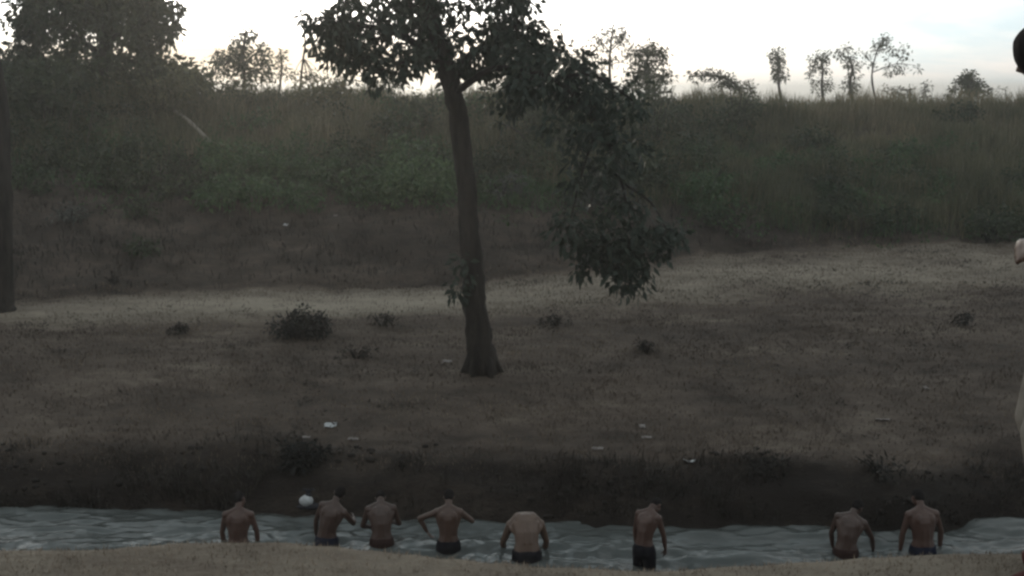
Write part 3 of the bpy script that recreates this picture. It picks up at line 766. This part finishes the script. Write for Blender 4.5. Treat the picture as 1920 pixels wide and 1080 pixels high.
P_, px_ = scatter(2600, -100, 2020, 15.2, 29, lambda px, Y, x: (Y < foot(px)) * (Y > wline(px) + .5) * np.clip(fbm(x * .7 + 11, Y * 1.4, 3) * 2.6 - .1, 0, 1) * np.where(np.abs((foot(px) - Y) - 1.4) < 1.2, .25, 1))
P_[:, 2] += .02
g = Geo(); leaves(g, P_, .09, 12, .08, .018, -.25, .4)
obj('meadow_tufts', g.mesh(), M['weed_dark'], kind='stuff')
P_, px_ = scatter(900, -100, 2020, 13.6, 16.2, lambda px, Y, x: (Y - wline(px) > .0) * (Y - wline(px) < 1.1 + .5 * fbm(x * .7, Y * 0, 2)) * np.clip(.3 + 2 * fbm(x * .9, Y * 2 + 7, 3), 0, 1))
g = Geo()
for q in P_:
    r_q = RNG.uniform(.015, .05)
    ellipsoid_lo(g, q + np.array([0, 0, r_q * .15]), (r_q * RNG.uniform(.9, 1.5), r_q, r_q * RNG.uniform(.6, 1.0)))
M['clod'] = noise_mat('clod', [(0.3, (0.012, 0.010, 0.009)), (0.7, (0.034, 0.028, 0.024))], 5, 6, .95, .6, .02)
obj('bank_clods', g.mesh(True), M['clod'], kind='stuff')

# --- fallen wood and canes on the hillside
def stick(name, label, cat, pts, rad, mat):
    b = np.asarray(pts[0]); g = Geo()
    tube(g, catmull(np.asarray(pts) - b, 14), rad, 8, rough=.08)
    return obj(name, g.mesh(True), mat, label=label, cat=cat, loc=b)
a, b = hit(402, 282), hit(308, 226)
a[2] += .12; b[2] += .50
mm = (a + b) / 2; mm[2] += .1
stick('fallen_pole', 'pale fallen pole lying slanted in the weeds on the left hillside', 'pole', [a, mm, b], [.06, .055, .04], M['pale_wood'])
a, b = hit(52, 318), hit(122, 324)
a[2] += .07; b[2] += .07
stick('fallen_log', 'short grey log lying on the left hillside near the left edge', 'log', [a, b], [.05, .04], M['grey_wood'])
for px0, y0, px1, y1, lab in [(122, 285, 140, 190, 'slim pale cane standing on the hillside, left one of two'), (160, 310, 178, 195, 'slim pale cane standing on the hillside, right one of two')]:
    q = hit(px0, y0)
    stick('cane', lab, 'cane', [q, at((px0 + px1) / 2 - 3, (y0 + y1) / 2, q[1] - .3), at(px1, y1, q[1] - .5)], [.018, .015, .008], M['grey_wood'])
q = hit(1000, 330)
stick('bent_branch', 'bare bent branch arching over the slope right of the leaning trunk', 'branch', [hit(1005, 300), at(975, 250, q[1]), at(925, 225, q[1] + .2)], [.035, .025, .012], M['bark'])

# ------------------------------------------------------------------ added haze volume, lifts the blacks and imitates veiling glare
HX, HY0, HY1, HZ0, HZ1 = 9000, -60, 6000, -140, 9.5
g = Geo()
c8 = [(-HX, HY0, HZ0), (HX, HY0, HZ0), (HX, HY1, HZ0), (-HX, HY1, HZ0), (-HX, HY0, HZ1), (HX, HY0, HZ1), (HX, HY1, HZ1), (-HX, HY1, HZ1)]
g.add(c8, None, [[3, 2, 1, 0], [4, 5, 6, 7], [0, 1, 5, 4], [1, 2, 6, 5], [2, 3, 7, 6], [3, 0, 4, 7]])
m, n, N, K = new_mat('haze')
o_ = N('ShaderNodeOutputMaterial'); pv = N('ShaderNodeVolumePrincipled')
pv.inputs['Color'].default_value = (0.9, 0.9, 0.88, 1); pv.inputs['Density'].default_value = 0.0015
pv.inputs['Anisotropy'].default_value = 0.68
K(pv.outputs[0], o_.inputs['Volume'])
obj('haze', g.mesh(), m, kind='stuff')

# ------------------------------------------------------------------ litter
M['litter_white'] = noise_mat('litter_white', [(0.3, (0.30, 0.31, 0.31)), (0.7, (0.50, 0.51, 0.52))], 20, 3, .6, .3, .005)
M['litter_pale'] = noise_mat('litter_pale', [(0.3, (0.14, 0.122, 0.115)), (0.7, (0.23, 0.205, 0.19))], 20, 3, .7, .3, .005)
def scrap(name, label, px, py, w_, h_, mat, curl=0.0, tilt=0.3):
    w_ *= .8; h_ *= .85
    b = hit(px, py); s = (b[1] * math.cos(PITCH) + .7) / F
    nx, ny = 9, 7
    u, v = np.meshgrid(np.linspace(-1, 1, nx), np.linspace(-1, 1, ny), indexing='ij')
    ed = 1 - .18 * RNG.random((nx, ny))
    X = u * w_ * s / 2 * ed
    Yd = v * h_ * s * 1.1 * ed
    Z = .012 + h_ * s * (.3 + .35 * v * tilt + .3 * fbm(u * 2 + px, v * 2 + py, 2)) + curl * w_ * s * u * u * .4
    Vv = np.stack([X, Yd + tilt * u * h_ * s * .5, Z], -1).reshape(-1, 3)
    Vv = np.concatenate([Vv, Vv - np.array([0, 0, .006])])
    i_, j_ = np.meshgrid(np.arange(nx - 1), np.arange(ny - 1), indexing='ij')
    q_ = np.stack([i_ * ny + j_, (i_ + 1) * ny + j_, (i_ + 1) * ny + j_ + 1, i_ * ny + j_ + 1], -1).reshape(-1, 4)
    q2 = (q_ + nx * ny)[:, ::-1]
    rim = [k_ * ny for k_ in range(nx)] + [(nx - 1) * ny + k_ for k_ in range(1, ny)] + [k_ * ny + ny - 1 for k_ in range(nx - 2, -1, -1)] + [k_ for k_ in range(ny - 2, 0, -1)]
    q3 = [[rim[k_], rim[k_ - 1], rim[k_ - 1] + nx * ny, rim[k_] + nx * ny] for k_ in range(len(rim))]
    return obj(name, mesh_from(Vv, None, np.concatenate([q_, q2, np.array(q3)]), None, True), mat, label=label, cat='litter', group='scraps of litter on the slope', loc=b)
scrap('plastic_scrap', 'crumpled white scrap of litter on the slope above the dark spiky bush', 620, 800, 30, 10, M['litter_white'], .1, .7)
scrap('plastic_scrap', 'pinkish scrap of litter just above the dark spiky bush', 574, 822, 22, 7, M['litter_pale'], 0, .2)
scrap('plastic_scrap', 'dull pale scrap of litter on the bank above the third bather from the left', 662, 825, 26, 6, M['litter_pale'])
scrap('plastic_scrap', 'curled white scrap of litter on the bank above the water between two bathers', 1292, 870, 26, 13, M['litter_white'], .5, -.6)
scrap('plastic_scrap', 'flat pale scrap of litter on the slope toward the right edge', 1655, 789, 34, 7, M['litter_pale'], .0, -.4)
scrap('plastic_scrap', 'tiny white speck of litter on the bare left hillside', 536, 424, 12, 9, M['litter_white'])
scrap('plastic_scrap', 'tiny pale speck of litter on the hillside left of the bright green bush', 629, 406, 9, 7, M['litter_pale'])
scrap('plastic_scrap', 'pale scrap of litter at the left foot of the leaning trunk', 838, 680, 24, 8, M['litter_pale'], 0, .5)
scrap('plastic_scrap', 'small upright pale scrap of litter on the bank right of centre', 1204, 802, 16, 11, M['litter_pale'])
scrap('plastic_scrap', 'pale flat scrap of litter just below the small upright one', 1212, 822, 26, 6, M['litter_pale'])
scrap('plastic_scrap', 'tiny pale speck of litter on the meadow near the right edge', 1736, 730, 12, 9, M['litter_pale'])
scrap('plastic_scrap', 'reddish brown scrap of litter at the foot of the slope right of centre', 1120, 843, 30, 6, M['litter_pale'])

# white round bundle held in dark cloth at the water's edge
b0 = hit(575, 951)
e = bpy.data.objects.new('bundle', None); COL.objects.link(e)
e.location = (b0[0], b0[1], b0[2] - .02)
e['label'] = 'small white round bundle tied in dark cloth at the edge of the water'; e['category'] = 'bundle'
def ellipsoid(geo, c, r, rot=None, nu=16, nv=10, jit=0.0):
    pts = [[0, 0, -1.0]]; q_ = []; t_ = []
    for a in range(1, nv):
        ph = -math.pi / 2 + math.pi * a / nv
        for b in range(nu):
            th = 2 * math.pi * b / nu
            pts.append([math.cos(ph) * math.cos(th), math.cos(ph) * math.sin(th), math.sin(ph)])
    pts.append([0, 0, 1.0])
    for b in range(nu):
        t_.append([0, 1 + (b + 1) % nu, 1 + b]); l_ = 1 + (nv - 2) * nu
        t_.append([l_ + b, l_ + (b + 1) % nu, len(pts) - 1])
    for a in range(nv - 2):
        for b in range(nu):
            q_.append([1 + a * nu + b, 1 + a * nu + (b + 1) % nu, 1 + (a + 1) * nu + (b + 1) % nu, 1 + (a + 1) * nu + b])
    P = np.array(pts)
    if jit: P = P * (1 + jit * fbm(P[:, 0] * 2.5 + 3 * P[:, 2], P[:, 1] * 2.5 + 5, 3))[:, None]
    P = P * np.asarray(r)
    if rot is not None: P = P @ np.asarray(rot).T
    geo.add(P + np.asarray(c), t_, q_)
g = Geo(); ellipsoid(g, (0, 0, .105), (.088, .08, .074), jit=.2)
obj('sack', g.mesh(True), M['litter_white'], e)
M['cloth_dark'] = noise_mat('cloth_dark', [(0.3, (0.018, 0.018, 0.022)), (0.7, (0.04, 0.04, 0.048))], 14, 4, .9, .3, .01)
g = Geo(); ellipsoid(g, (.03, 0, .185), (.035, .03, .035), jit=.3); ellipsoid(g, (.0, .04, .03), (.16, .10, .06), jit=.4)
for a in (0.4, 1.6, 2.6): tube(g, catmull([(.03, 0, .21), (.03 + .05 * math.cos(a), .0, .26), (.03 + .09 * math.cos(a), -.02, .25)], 6), [.02, .008], 6)
obj('knot', g.mesh(True), M['cloth_dark'], e)

# ------------------------------------------------------------------ people
M['skin'] = noise_mat('skin', [(0.3, (0.054, 0.028, 0.020)), (0.7, (0.080, 0.043, 0.030))], 9, 4, .42, .08, .004, spec=.5)
M['skin_light'] = noise_mat('skin_light', [(0.3, (0.080, 0.048, 0.033)), (0.7, (0.120, 0.073, 0.051))], 9, 4, .42, .08, .004, spec=.5)
M['skin_red'] = noise_mat('skin_red', [(0.3, (0.052, 0.025, 0.018)), (0.7, (0.078, 0.039, 0.028))], 9, 4, .45, .08, .004, spec=.5)
M['skin_deep'] = noise_mat('skin_deep', [(0.3, (0.042, 0.022, 0.016)), (0.7, (0.062, 0.033, 0.024))], 9, 4, .42, .08, .004, spec=.5)
M['shorts_brown'] = noise_mat('shorts_brown', [(0.3, (0.020, 0.010, 0.009)), (0.7, (0.036, 0.020, 0.017))], 12, 4, .85, .3, .01, spec=.1)
M['shorts_navy'] = noise_mat('shorts_navy', [(0.3, (0.008, 0.010, 0.018)), (0.7, (0.015, 0.018, 0.032))], 12, 4, .85, .3, .01, spec=.1)
M['hair'] = noise_mat('hair', [(0.3, (0.006, 0.005, 0.005)), (0.7, (0.018, 0.016, 0.016))], 60, 3, .9, .4, .004, (1, 1, .2), spec=.08)
M['shorts_dark'] = noise_mat('shorts_dark', [(0.3, (0.005, 0.005, 0.007)), (0.7, (0.012, 0.012, 0.016))], 12, 4, .85, .3, .01, spec=.1)
M['shorts_pale'] = noise_mat('shorts_pale', [(0.3, (0.135, 0.118, 0.100)), (0.7, (0.205, 0.182, 0.155))], 9, 4, .9, .4, .01)
M['shirt_dark'] = noise_mat('shirt_dark', [(0.3, (0.045, 0.014, 0.013)), (0.7, (0.075, 0.026, 0.024))], 9, 4, .9, .4, .01)

def loft(geo, C, Rv, Fv, rx, ry, n_=18):
    ang = np.linspace(0, 2 * np.pi, n_, endpoint=False)
    Vv = np.concatenate([np.asarray(c) + (np.cos(ang) * a)[:, None] * r + (np.sin(ang) * b)[:, None] * f for c, r, f, a, b in zip(C, Rv, Fv, rx, ry)])
    k_ = np.arange(n_); k2 = (k_ + 1) % n_; m_ = len(C)
    q_ = np.concatenate([np.stack([i_ * n_ + k_, i_ * n_ + k2, (i_ + 1) * n_ + k2, (i_ + 1) * n_ + k_], 1) for i_ in range(m_ - 1)])
    Vv = np.vstack([Vv, C[0], C[-1]])
    t_ = np.concatenate([np.stack([k2, k_, np.full(n_, m_ * n_)], 1), np.stack([(m_ - 1) * n_ + k_, (m_ - 1) * n_ + k2, np.full(n_, m_ * n_ + 1)], 1)])
    geo.add(Vv, t_, q_)

def fuse(geo, voxel, smooth=4):
    """turns overlapping closed pieces into one continuous skin"""
    me_ = geo.mesh()
    o = bpy.data.objects.new('tmp', me_); COL.objects.link(o)
    r = o.modifiers.new('r', 'REMESH'); r.mode = 'VOXEL'; r.voxel_size = voxel; r.use_smooth_shade = True
    s = o.modifiers.new('s', 'SMOOTH'); s.factor = .5; s.iterations = smooth
    dg = bpy.context.evaluated_depsgraph_get(); dg.update()
    res = bpy.data.meshes.new_from_object(o.evaluated_get(dg))
    bpy.data.objects.remove(o)
    res.polygons.foreach_set('use_smooth', np.ones(len(res.polygons), bool))
    return res

def unit(v):
    v = np.asarray(v, float); return v / (np.linalg.norm(v) + 1e-9)

def hand(geo, w_, d, palm_n, thumb_side, curl=.35):
    """palm, four unequal bent fingers and a thumb from the palm's side"""
    d = unit(d); nrm = unit(np.asarray(palm_n) - d * np.dot(palm_n, d)); s = np.cross(d, nrm)
    C = [w_ + d * t for t in (0, .025, .06, .09)]
    loft(geo, C, [s] * 4, [nrm] * 4, [.026, .034, .041, .038], [.018, .016, .014, .012], 12)
    for k_, (o_, ln_) in enumerate([(-.031, .058), (-.011, .074), (.011, .080), (.031, .070)]):
        o_ = o_ * -thumb_side
        p0 = w_ + d * .075 + s * o_ * .9; d1 = unit(d + s * o_ * 2.2 + nrm * curl * .5); d2 = unit(d1 + nrm * curl * 1.3); d3 = unit(d2 + nrm * curl)
        p1 = p0 + d1 * (.02 + ln_ * .42); p2 = p1 + d2 * ln_ * .35; p3 = p2 + d3 * ln_ * .27
        tube(geo, [p0, p1, p2, p3], [.0105, .0095, .009, .0075], 8)
    q0 = w_ + d * .025 + s * thumb_side * .025; q1 = q0 + unit(d * .6 + s * thumb_side * .8 + nrm * .3) * .045; q2 = q1 + unit(d + s * thumb_side * .3 + nrm * .4) * .035
    tube(geo, [q0, q1, q2], [.013, .012, .009], 8)

def person(label, loc, heading, fwd, side, head, arms, foot_z, legs=((-.1, .02), (.1, -.02)), knee=.05, scale=.97, width=1.0, skin='skin', shorts='shorts_dark', shorts_len=.30, twist=0, group=None, shirt=None, hair_len=.0, hunch=0.0, shoes=None):
    """figure in its own frame: x right, y ahead, z up, feet at foot_z; fwd and side bend each spine segment in degrees"""
    g = Geo()
    lens = [.11, .12, .12, .12, .075, .08]
    t = np.array([0, 0, 1.0]); hipz = .92
    pos = np.array([0, 0, hipz]); P = [pos.copy()]; T = []; A = B_ = 0
    cum_f = cum_s = 0
    frames = []
    for k_ in range(6):
        cum_f += fwd[k_] if k_ < len(fwd) else 0; cum_s += side[k_] if k_ < len(side) else 0
        a, b = math.radians(cum_f), math.radians(cum_s); tw = math.radians(twist * (k_ + 1) / 6)
        up = unit([math.sin(b) * math.cos(a), math.sin(a), math.cos(a) * math.cos(b)])
        r = np.array([math.cos(tw), math.sin(tw), 0]); r = unit(r - up * r.dot(up)); f = np.cross(up, r)
        frames.append((up, r, f))
        pos = pos + up * lens[k_]; P.append(pos.copy())
    fr0 = (np.array([0, 0, 1.0]), np.array([1.0, 0, 0]), np.array([0, 1.0, 0]))
    FR = [fr0, frames[0], frames[1], frames[2], frames[3], frames[4], frames[5]]
    W_ = width
    C = [P[0] - np.array([0, 0, .08]), P[0], P[1], P[2], P[3], P[3] * .45 + P[4] * .55, P[4], P[4] * .4 + P[5] * .6]
    fi = [fr0, fr0, FR[1], FR[2], FR[3], FR[4], FR[4], FR[5]]
    loft(g, C, [q[1] for q in fi], [q[2] for q in fi], np.array([.14, .165, .138, .150, .172, .176 - hunch * .3, .150 - hunch * .6, .07]) * W_, [.10, .118, .098, .108, .118, .110, .085, .06], 22)
    # neck and head
    hu, hr, hf = frames[5]
    hp, hs, hy = [math.radians(v) for v in head]           # nod, tilt, turn
    up = unit(hu * math.cos(hp) + hf * math.sin(hp)); ff = unit(hf * math.cos(hp) - hu * math.sin(hp))
    rr = unit(hr * math.cos(hy) + ff * math.sin(hy)); ff = np.cross(up, rr)
    up = unit(up * math.cos(hs) + rr * math.sin(hs)); rr = unit(rr - up * rr.dot(up)); ff = np.cross(up, rr)
    hc = P[6] + up * .085 + ff * .018
    tube(g, [P[4] * .5 + P[5] * .5, P[5], P[6], hc], [.062, .056, .054, .05], 12)
    R3 = np.stack([rr, ff, up], 1)
    ellipsoid(g, hc + up * .018 - ff * .008, (.074, .094, .098), R3, 20, 14)
    ellipsoid(g, hc - up * .048 + ff * .028, (.054, .062, .062), R3, 16, 10)
    ellipsoid(g, hc - up * .098 + ff * .055, (.026, .026, .018), R3, 12, 8)             # chin
    tube(g, [hc + up * .018 + ff * .084, hc - up * .012 + ff * .104, hc - up * .022 + ff * .102], [.009, .015, .012], 8)   # nose
    for sg in (-1, 1):
        ellipsoid(g, hc + rr * sg * .078 - ff * .004 - up * .004, (.010, .020, .032), R3, 10, 8)        # ears
        ellipsoid(g, hc + rr * sg * .030 + ff * .080 + up * .026, (.026, .014, .009), R3, 10, 6)        # brow
        ellipsoid(g, hc + rr * sg * .031 + ff * .074 + up * .006, (.013, .012, .009), R3, 10, 6)        # eye lids
        ellipsoid(g, hc + rr * sg * .044 + ff * .058 - up * .028, (.022, .022, .022), R3, 10, 8)        # cheek
    ellipsoid(g, hc + ff * .086 - up * .058, (.024, .012, .010), R3, 10, 6)             # lips
    # shoulders, back and arms
    su, sr, sf = frames[3]
    for k_, (sg, (ua, fa, pn)) in enumerate(zip((-1, 1), arms)):
        sh = P[4] + sr * sg * .182 * W_ - su * (.015 + hunch * .45) + sf * hunch * .8
        lift = max(0, unit(ua)[2] + .3) * .05
        sh = sh + su * lift
        ellipsoid(g, sh, (.060, .060, .064), None, 14, 10)
        tube(g, [P[5] + su * .02, P[4] + sr * sg * .09 * W_ + su * .035, sh + su * .01], [.045, .048, .048], 10)      # trapezius
        ellipsoid(g, P[3] + sr * sg * .085 * W_ + su * .045 - sf * .082, (.055, .03, .075), np.stack([sr, sf, su], 1), 12, 8)   # shoulder blade
        tube(g, [P[0] + sr * sg * .042 - sf * .085 + fr0[0] * .02, P[1] + sr * sg * .036 - FR[1][2] * .072, P[2] + sr * sg * .036 - FR[2][2] * .080, P[3] + sr * sg * .036 - sf * .082], [.03, .032, .034, .03], 8)
        tube(g, [sh - su * .05 - sr * sg * .02, P[2] + sr * sg * .115 * W_], [.05, .04], 10)                         # flank
        ellipsoid(g, P[3] + sr * sg * .075 + su * .02 + sf * .085, (.075, .035, .055), np.stack([sr, sf, su], 1), 12, 8)      # chest
        ua, fa = unit(ua), unit(fa)
        el = sh + ua * .285; wr = el + fa * .245
        tube(g, [sh, sh + ua * .10, sh + ua * .2, el], [.054, .051, .045, .039], 12)
        tube(g, [el, el + fa * .07, el + fa * .16, wr], [.039, .042, .035, .026], 12)
        ellipsoid(g, el, (.04, .04, .04), None, 10, 8)
        hand(g, wr - fa * .01, unit(fa + np.asarray(pn) * .15), pn, -sg if True else sg)
    # legs
    legpts = []
    for sg, (lx, ly) in zip((-1, 1), legs):
        hip = P[0] + np.array([sg * .088, 0, -.05])
        an = np.array([lx, ly, foot_z + .075])
        kn = (hip + an) / 2 + np.array([sg * .015, knee, .02])
        tube(g, [hip, hip * .6 + kn * .4, kn], [.092, .082, .058], 14)
        tube(g, [kn, kn * .72 + an * .28 - np.array([0, .012, 0]), kn * .3 + an * .7, an], [.056, .058, .044, .034], 12)
        ellipsoid(g, an - np.array([0, .02, .03]), (.036, .045, .045), None, 10, 8)
        tube(g, [an + np.array([0, -.03, -.035]), an + np.array([0, .06, -.035]), an + np.array([sg * .01, .14, -.052]), an + np.array([sg * .012, .175, -.058])], [.034, .036, .026, .016], 12)
        for tk in range(5):
            q = an + np.array([sg * (.045 - .0205 * tk) * 1.0, .15 - .004 * abs(tk - 3), -.06])
            tube(g, [q, q + np.array([0, .035 + .006 * tk, -.003])], [.011, .009 + .001 * tk], 8)
        legpts.append((hip, kn, an))
    ellipsoid(g, P[0] - np.array([0, .055, .07]), (.155 * W_, .10, .11), None, 16, 10)   # seat
    me_ = fuse(g, .0085)
    o = obj('person', me_, M[skin], label=label, cat='person', group=group)
    o.location = loc; o.rotation_euler = (0, 0, heading); o.scale = (scale,) * 3
    # hair
    h = Geo()
    ellipsoid(h, hc + up * .030 - ff * .018, (.081, .096, .096), R3, 20, 14, jit=.05)
    ellipsoid(h, hc - up * (.018 + hair_len) - ff * .045, (.068, .058, .068 + hair_len), R3, 16, 10, jit=.06)
    obj('hair', fuse(h, .011, 2), M['hair'], o)
    # shorts
    s_ = Geo()
    loft(s_, [P[0] - np.array([0, 0, .12]), P[0] - np.array([0, 0, .06]), P[0], P[0] * .75 + P[1] * .25], [fr0[1]] * 4, [fr0[2]] * 4, np.array([.17, .182, .180, .172]) * W_, [.125, .137, .134, .126], 22)
    ellipsoid(s_, P[0] - np.array([0, .06, .07]), (.168 * W_, .113, .12), None, 16, 10)
    for hip, kn, an in legpts:
        v = kn - hip; ln_ = np.linalg.norm(v); v = v / ln_
        e1 = hip + v * min(shorts_len, ln_)
        pts = [hip + np.array([0, 0, .02]), hip + v * .12, e1]
        if shorts_len > ln_:
            pts.append(kn + unit(an - kn) * (shorts_len - ln_))
        tube(s_, pts, [.105, .108, .102, .092][:len(pts)] if len(pts) == 4 else [.105, .105, .098], 14)
    obj('trousers' if shorts_len > .5 else 'shorts', fuse(s_, .011, 3), M[shorts], o)
    if shoes:
        for sg, (hip, kn, an) in zip((-1, 1), legpts):
            h_ = Geo()
            tube(h_, [an + np.array([0, -.075, -.045]), an + np.array([0, -.03, -.03]), an + np.array([0, .06, -.032]), an + np.array([sg * .01, .14, -.042]), an + np.array([sg * .012, .205, -.05])], [.034, .046, .048, .044, .024], 14)
            ellipsoid(h_, an + np.array([0, -.01, .0]), (.045, .052, .05), None, 12, 8)
            obj('shoe', fuse(h_, .009, 3), M[shoes], o)
    if shirt:
        c_ = Geo()
        loft(c_, [P[0] - np.array([0, 0, .05])] + C[1:], [q[1] for q in fi], [q[2] for q in fi], np.array([.186, .184, .158, .166, .186, .19, .166, .085]) * W_, [.142, .140, .116, .124, .134, .126, .100, .072], 22)
        for sg, (ua, fa, pn) in zip((-1, 1), arms):
            sh = P[4] + sr * sg * .182 * W_ - su * .015; ua = unit(ua)
            ellipsoid(c_, sh, (.072, .072, .076), None, 14, 10)
            tube(c_, [sh, sh + ua * .12, sh + ua * .2], [.068, .066, .064], 12)
            tube(c_, [P[5] - su * .01, P[4] + sr * sg * .09 * W_ + su * .035, sh + su * .01], [.058, .06, .06], 10)
        obj('shirt', fuse(c_, .011, 3), M[shirt], o)
    return o

IN = (0, 1, 0)
def bather(k, label, heading=0, dz=0.0, **kw):
    x, y = bather_spots[k]
    sc_ = kw.get('scale', .97)
    kw['foot_z'] = (BED - dz + .02) / sc_ + 0.0
    # figure's z=hip is placed by dz above the water; feet reach the bed
    return person(label, (x, y, dz), math.radians(heading), group='bathers in the river', **kw)
def bt(k, label, heading, h, sc, **kw):
    """h: height of the hip joint above the water"""
    bather(k, label, heading, h - .92 * sc, scale=sc, **kw)
bt(0, 'bather at far left with arms hanging at both sides seen from behind', 0, .01, .76, fwd=[3, 4, 4, 4, 10, 6], side=[0], head=(12, -6, -25), width=1.06, skin='skin_red',
   arms=(((-.24, .02, -.95), (.10, .12, -1), (1, .2, 0)), ((.28, .05, -.95), (.02, .1, -1), (-1, .2, 0))))
bt(1, 'bather leaning to the right beside the white bundle with left arm down', -14, .09, .77, fwd=[4, 4, 5, 4, 10, 5], side=[5, 5, 4, 0, -4], head=(16, 5, 20), shorts='shorts_navy', skin='skin_deep',
   arms=(((-.42, .05, -.9), (-.12, .15, -1), (1, .2, 0)), ((.30, .55, -.75), (-.3, .8, .0), (-1, .2, 0))))
bt(2, 'bather third from the left with head bowed and hands held in front', 6, .10, .77, fwd=[8, 8, 9, 9, 14, 8], side=[-1], head=(30, 0, 0), width=1.03, shorts='shorts_brown', skin='skin_deep',
   arms=(((-.32, .12, -.92), (.35, .75, -.35), (.8, .2, 0)), ((.30, .2, -.9), (-.35, .8, -.2), (-.8, .2, 0))))
bt(3, 'bather with left elbow raised out and hand on hip, fourth from the left', 0, .12, .75, fwd=[3, 4, 4, 4, 12, 7], side=[0], head=(20, 0, 5),
   arms=(((-.76, .05, -.30), (.46, .10, -.95), (1, 0, 0)), ((.46, .30, -.48), (-.25, .75, .0), (-1, .2, 0))))
bt(4, 'bather bent far forward showing a broad pale back, nearest the middle', 4, .09, .90, fwd=[12, 15, 18, 20, 32, 22], side=[0], head=(8, 0, 10), width=1.06, skin='skin_light', hunch=.09,
   arms=(((-.32, .25, -.9), (.12, .45, -.9), (1, .2, 0)), ((.30, .25, -.9), (-.10, .45, -.9), (-1, .2, 0))))
bt(5, 'slim bather turned to the right with head lowered and arms hanging, standing alone', -38, .21, .74, fwd=[5, 6, 7, 7, 16, 10], side=[0], head=(34, 0, -15), width=.94, skin='skin_red',
   arms=(((-.2, -.05, -1), (.04, .1, -1), (1, .2, 0)), ((.24, .2, -.95), (.0, .25, -1), (-1, .2, 0))))
bt(6, 'stooping bather leaning right with right arm reaching out, second from the right', -12, .02, .77, fwd=[7, 7, 8, 8, 10, 6], side=[3, 4, 4, 3, 6, 6], head=(10, 16, -20), width=1.05, skin='skin_deep', shorts='shorts_brown',
   arms=(((-.3, .1, -.93), (.12, .15, -1), (1, .2, 0)), ((.42, .25, -.75), (.15, .3, -.9), (-1, .2, 0))))
bt(7, 'upright bather at far right of the river with both arms held away from the sides', 6, .03, .83, fwd=[4, 4, 4, 5, 12, 6], side=[0], head=(16, 0, 15), width=1.06, shorts='shorts_navy', skin='skin_red',
   arms=(((-.26, .02, -.95), (-.02, .12, -1), (1, .2, 0)), ((.36, .05, -.9), (.06, .12, -1), (-1, .2, 0))))

# onlooker at the right edge of the picture, in profile, facing left
s0 = at(2011, 1080, 3.42)
gz = float(ground_z(s0[0], 3.42))
person('onlooker standing close by at the right edge in loose pale trousers and dark red shoes', (s0[0], 3.42, gz), math.radians(90), fwd=[1, 2, 3, 4, 16, 8], side=[0], head=(12, 0, -75),
       arms=(((-.2, -.02, -.97), (.70, .48, -.16), (0, -1, -.2)), ((.2, -.04, -.97), (-.72, .47, -.26), (0, -1, -.2))), foot_z=0.0, legs=((-.1, .055), (.1, -.10)), knee=.11, scale=1.0,
       skin='skin', shorts='shorts_pale', shorts_len=.66, shirt='shirt_dark', shoes='shirt_dark', hair_len=.03)
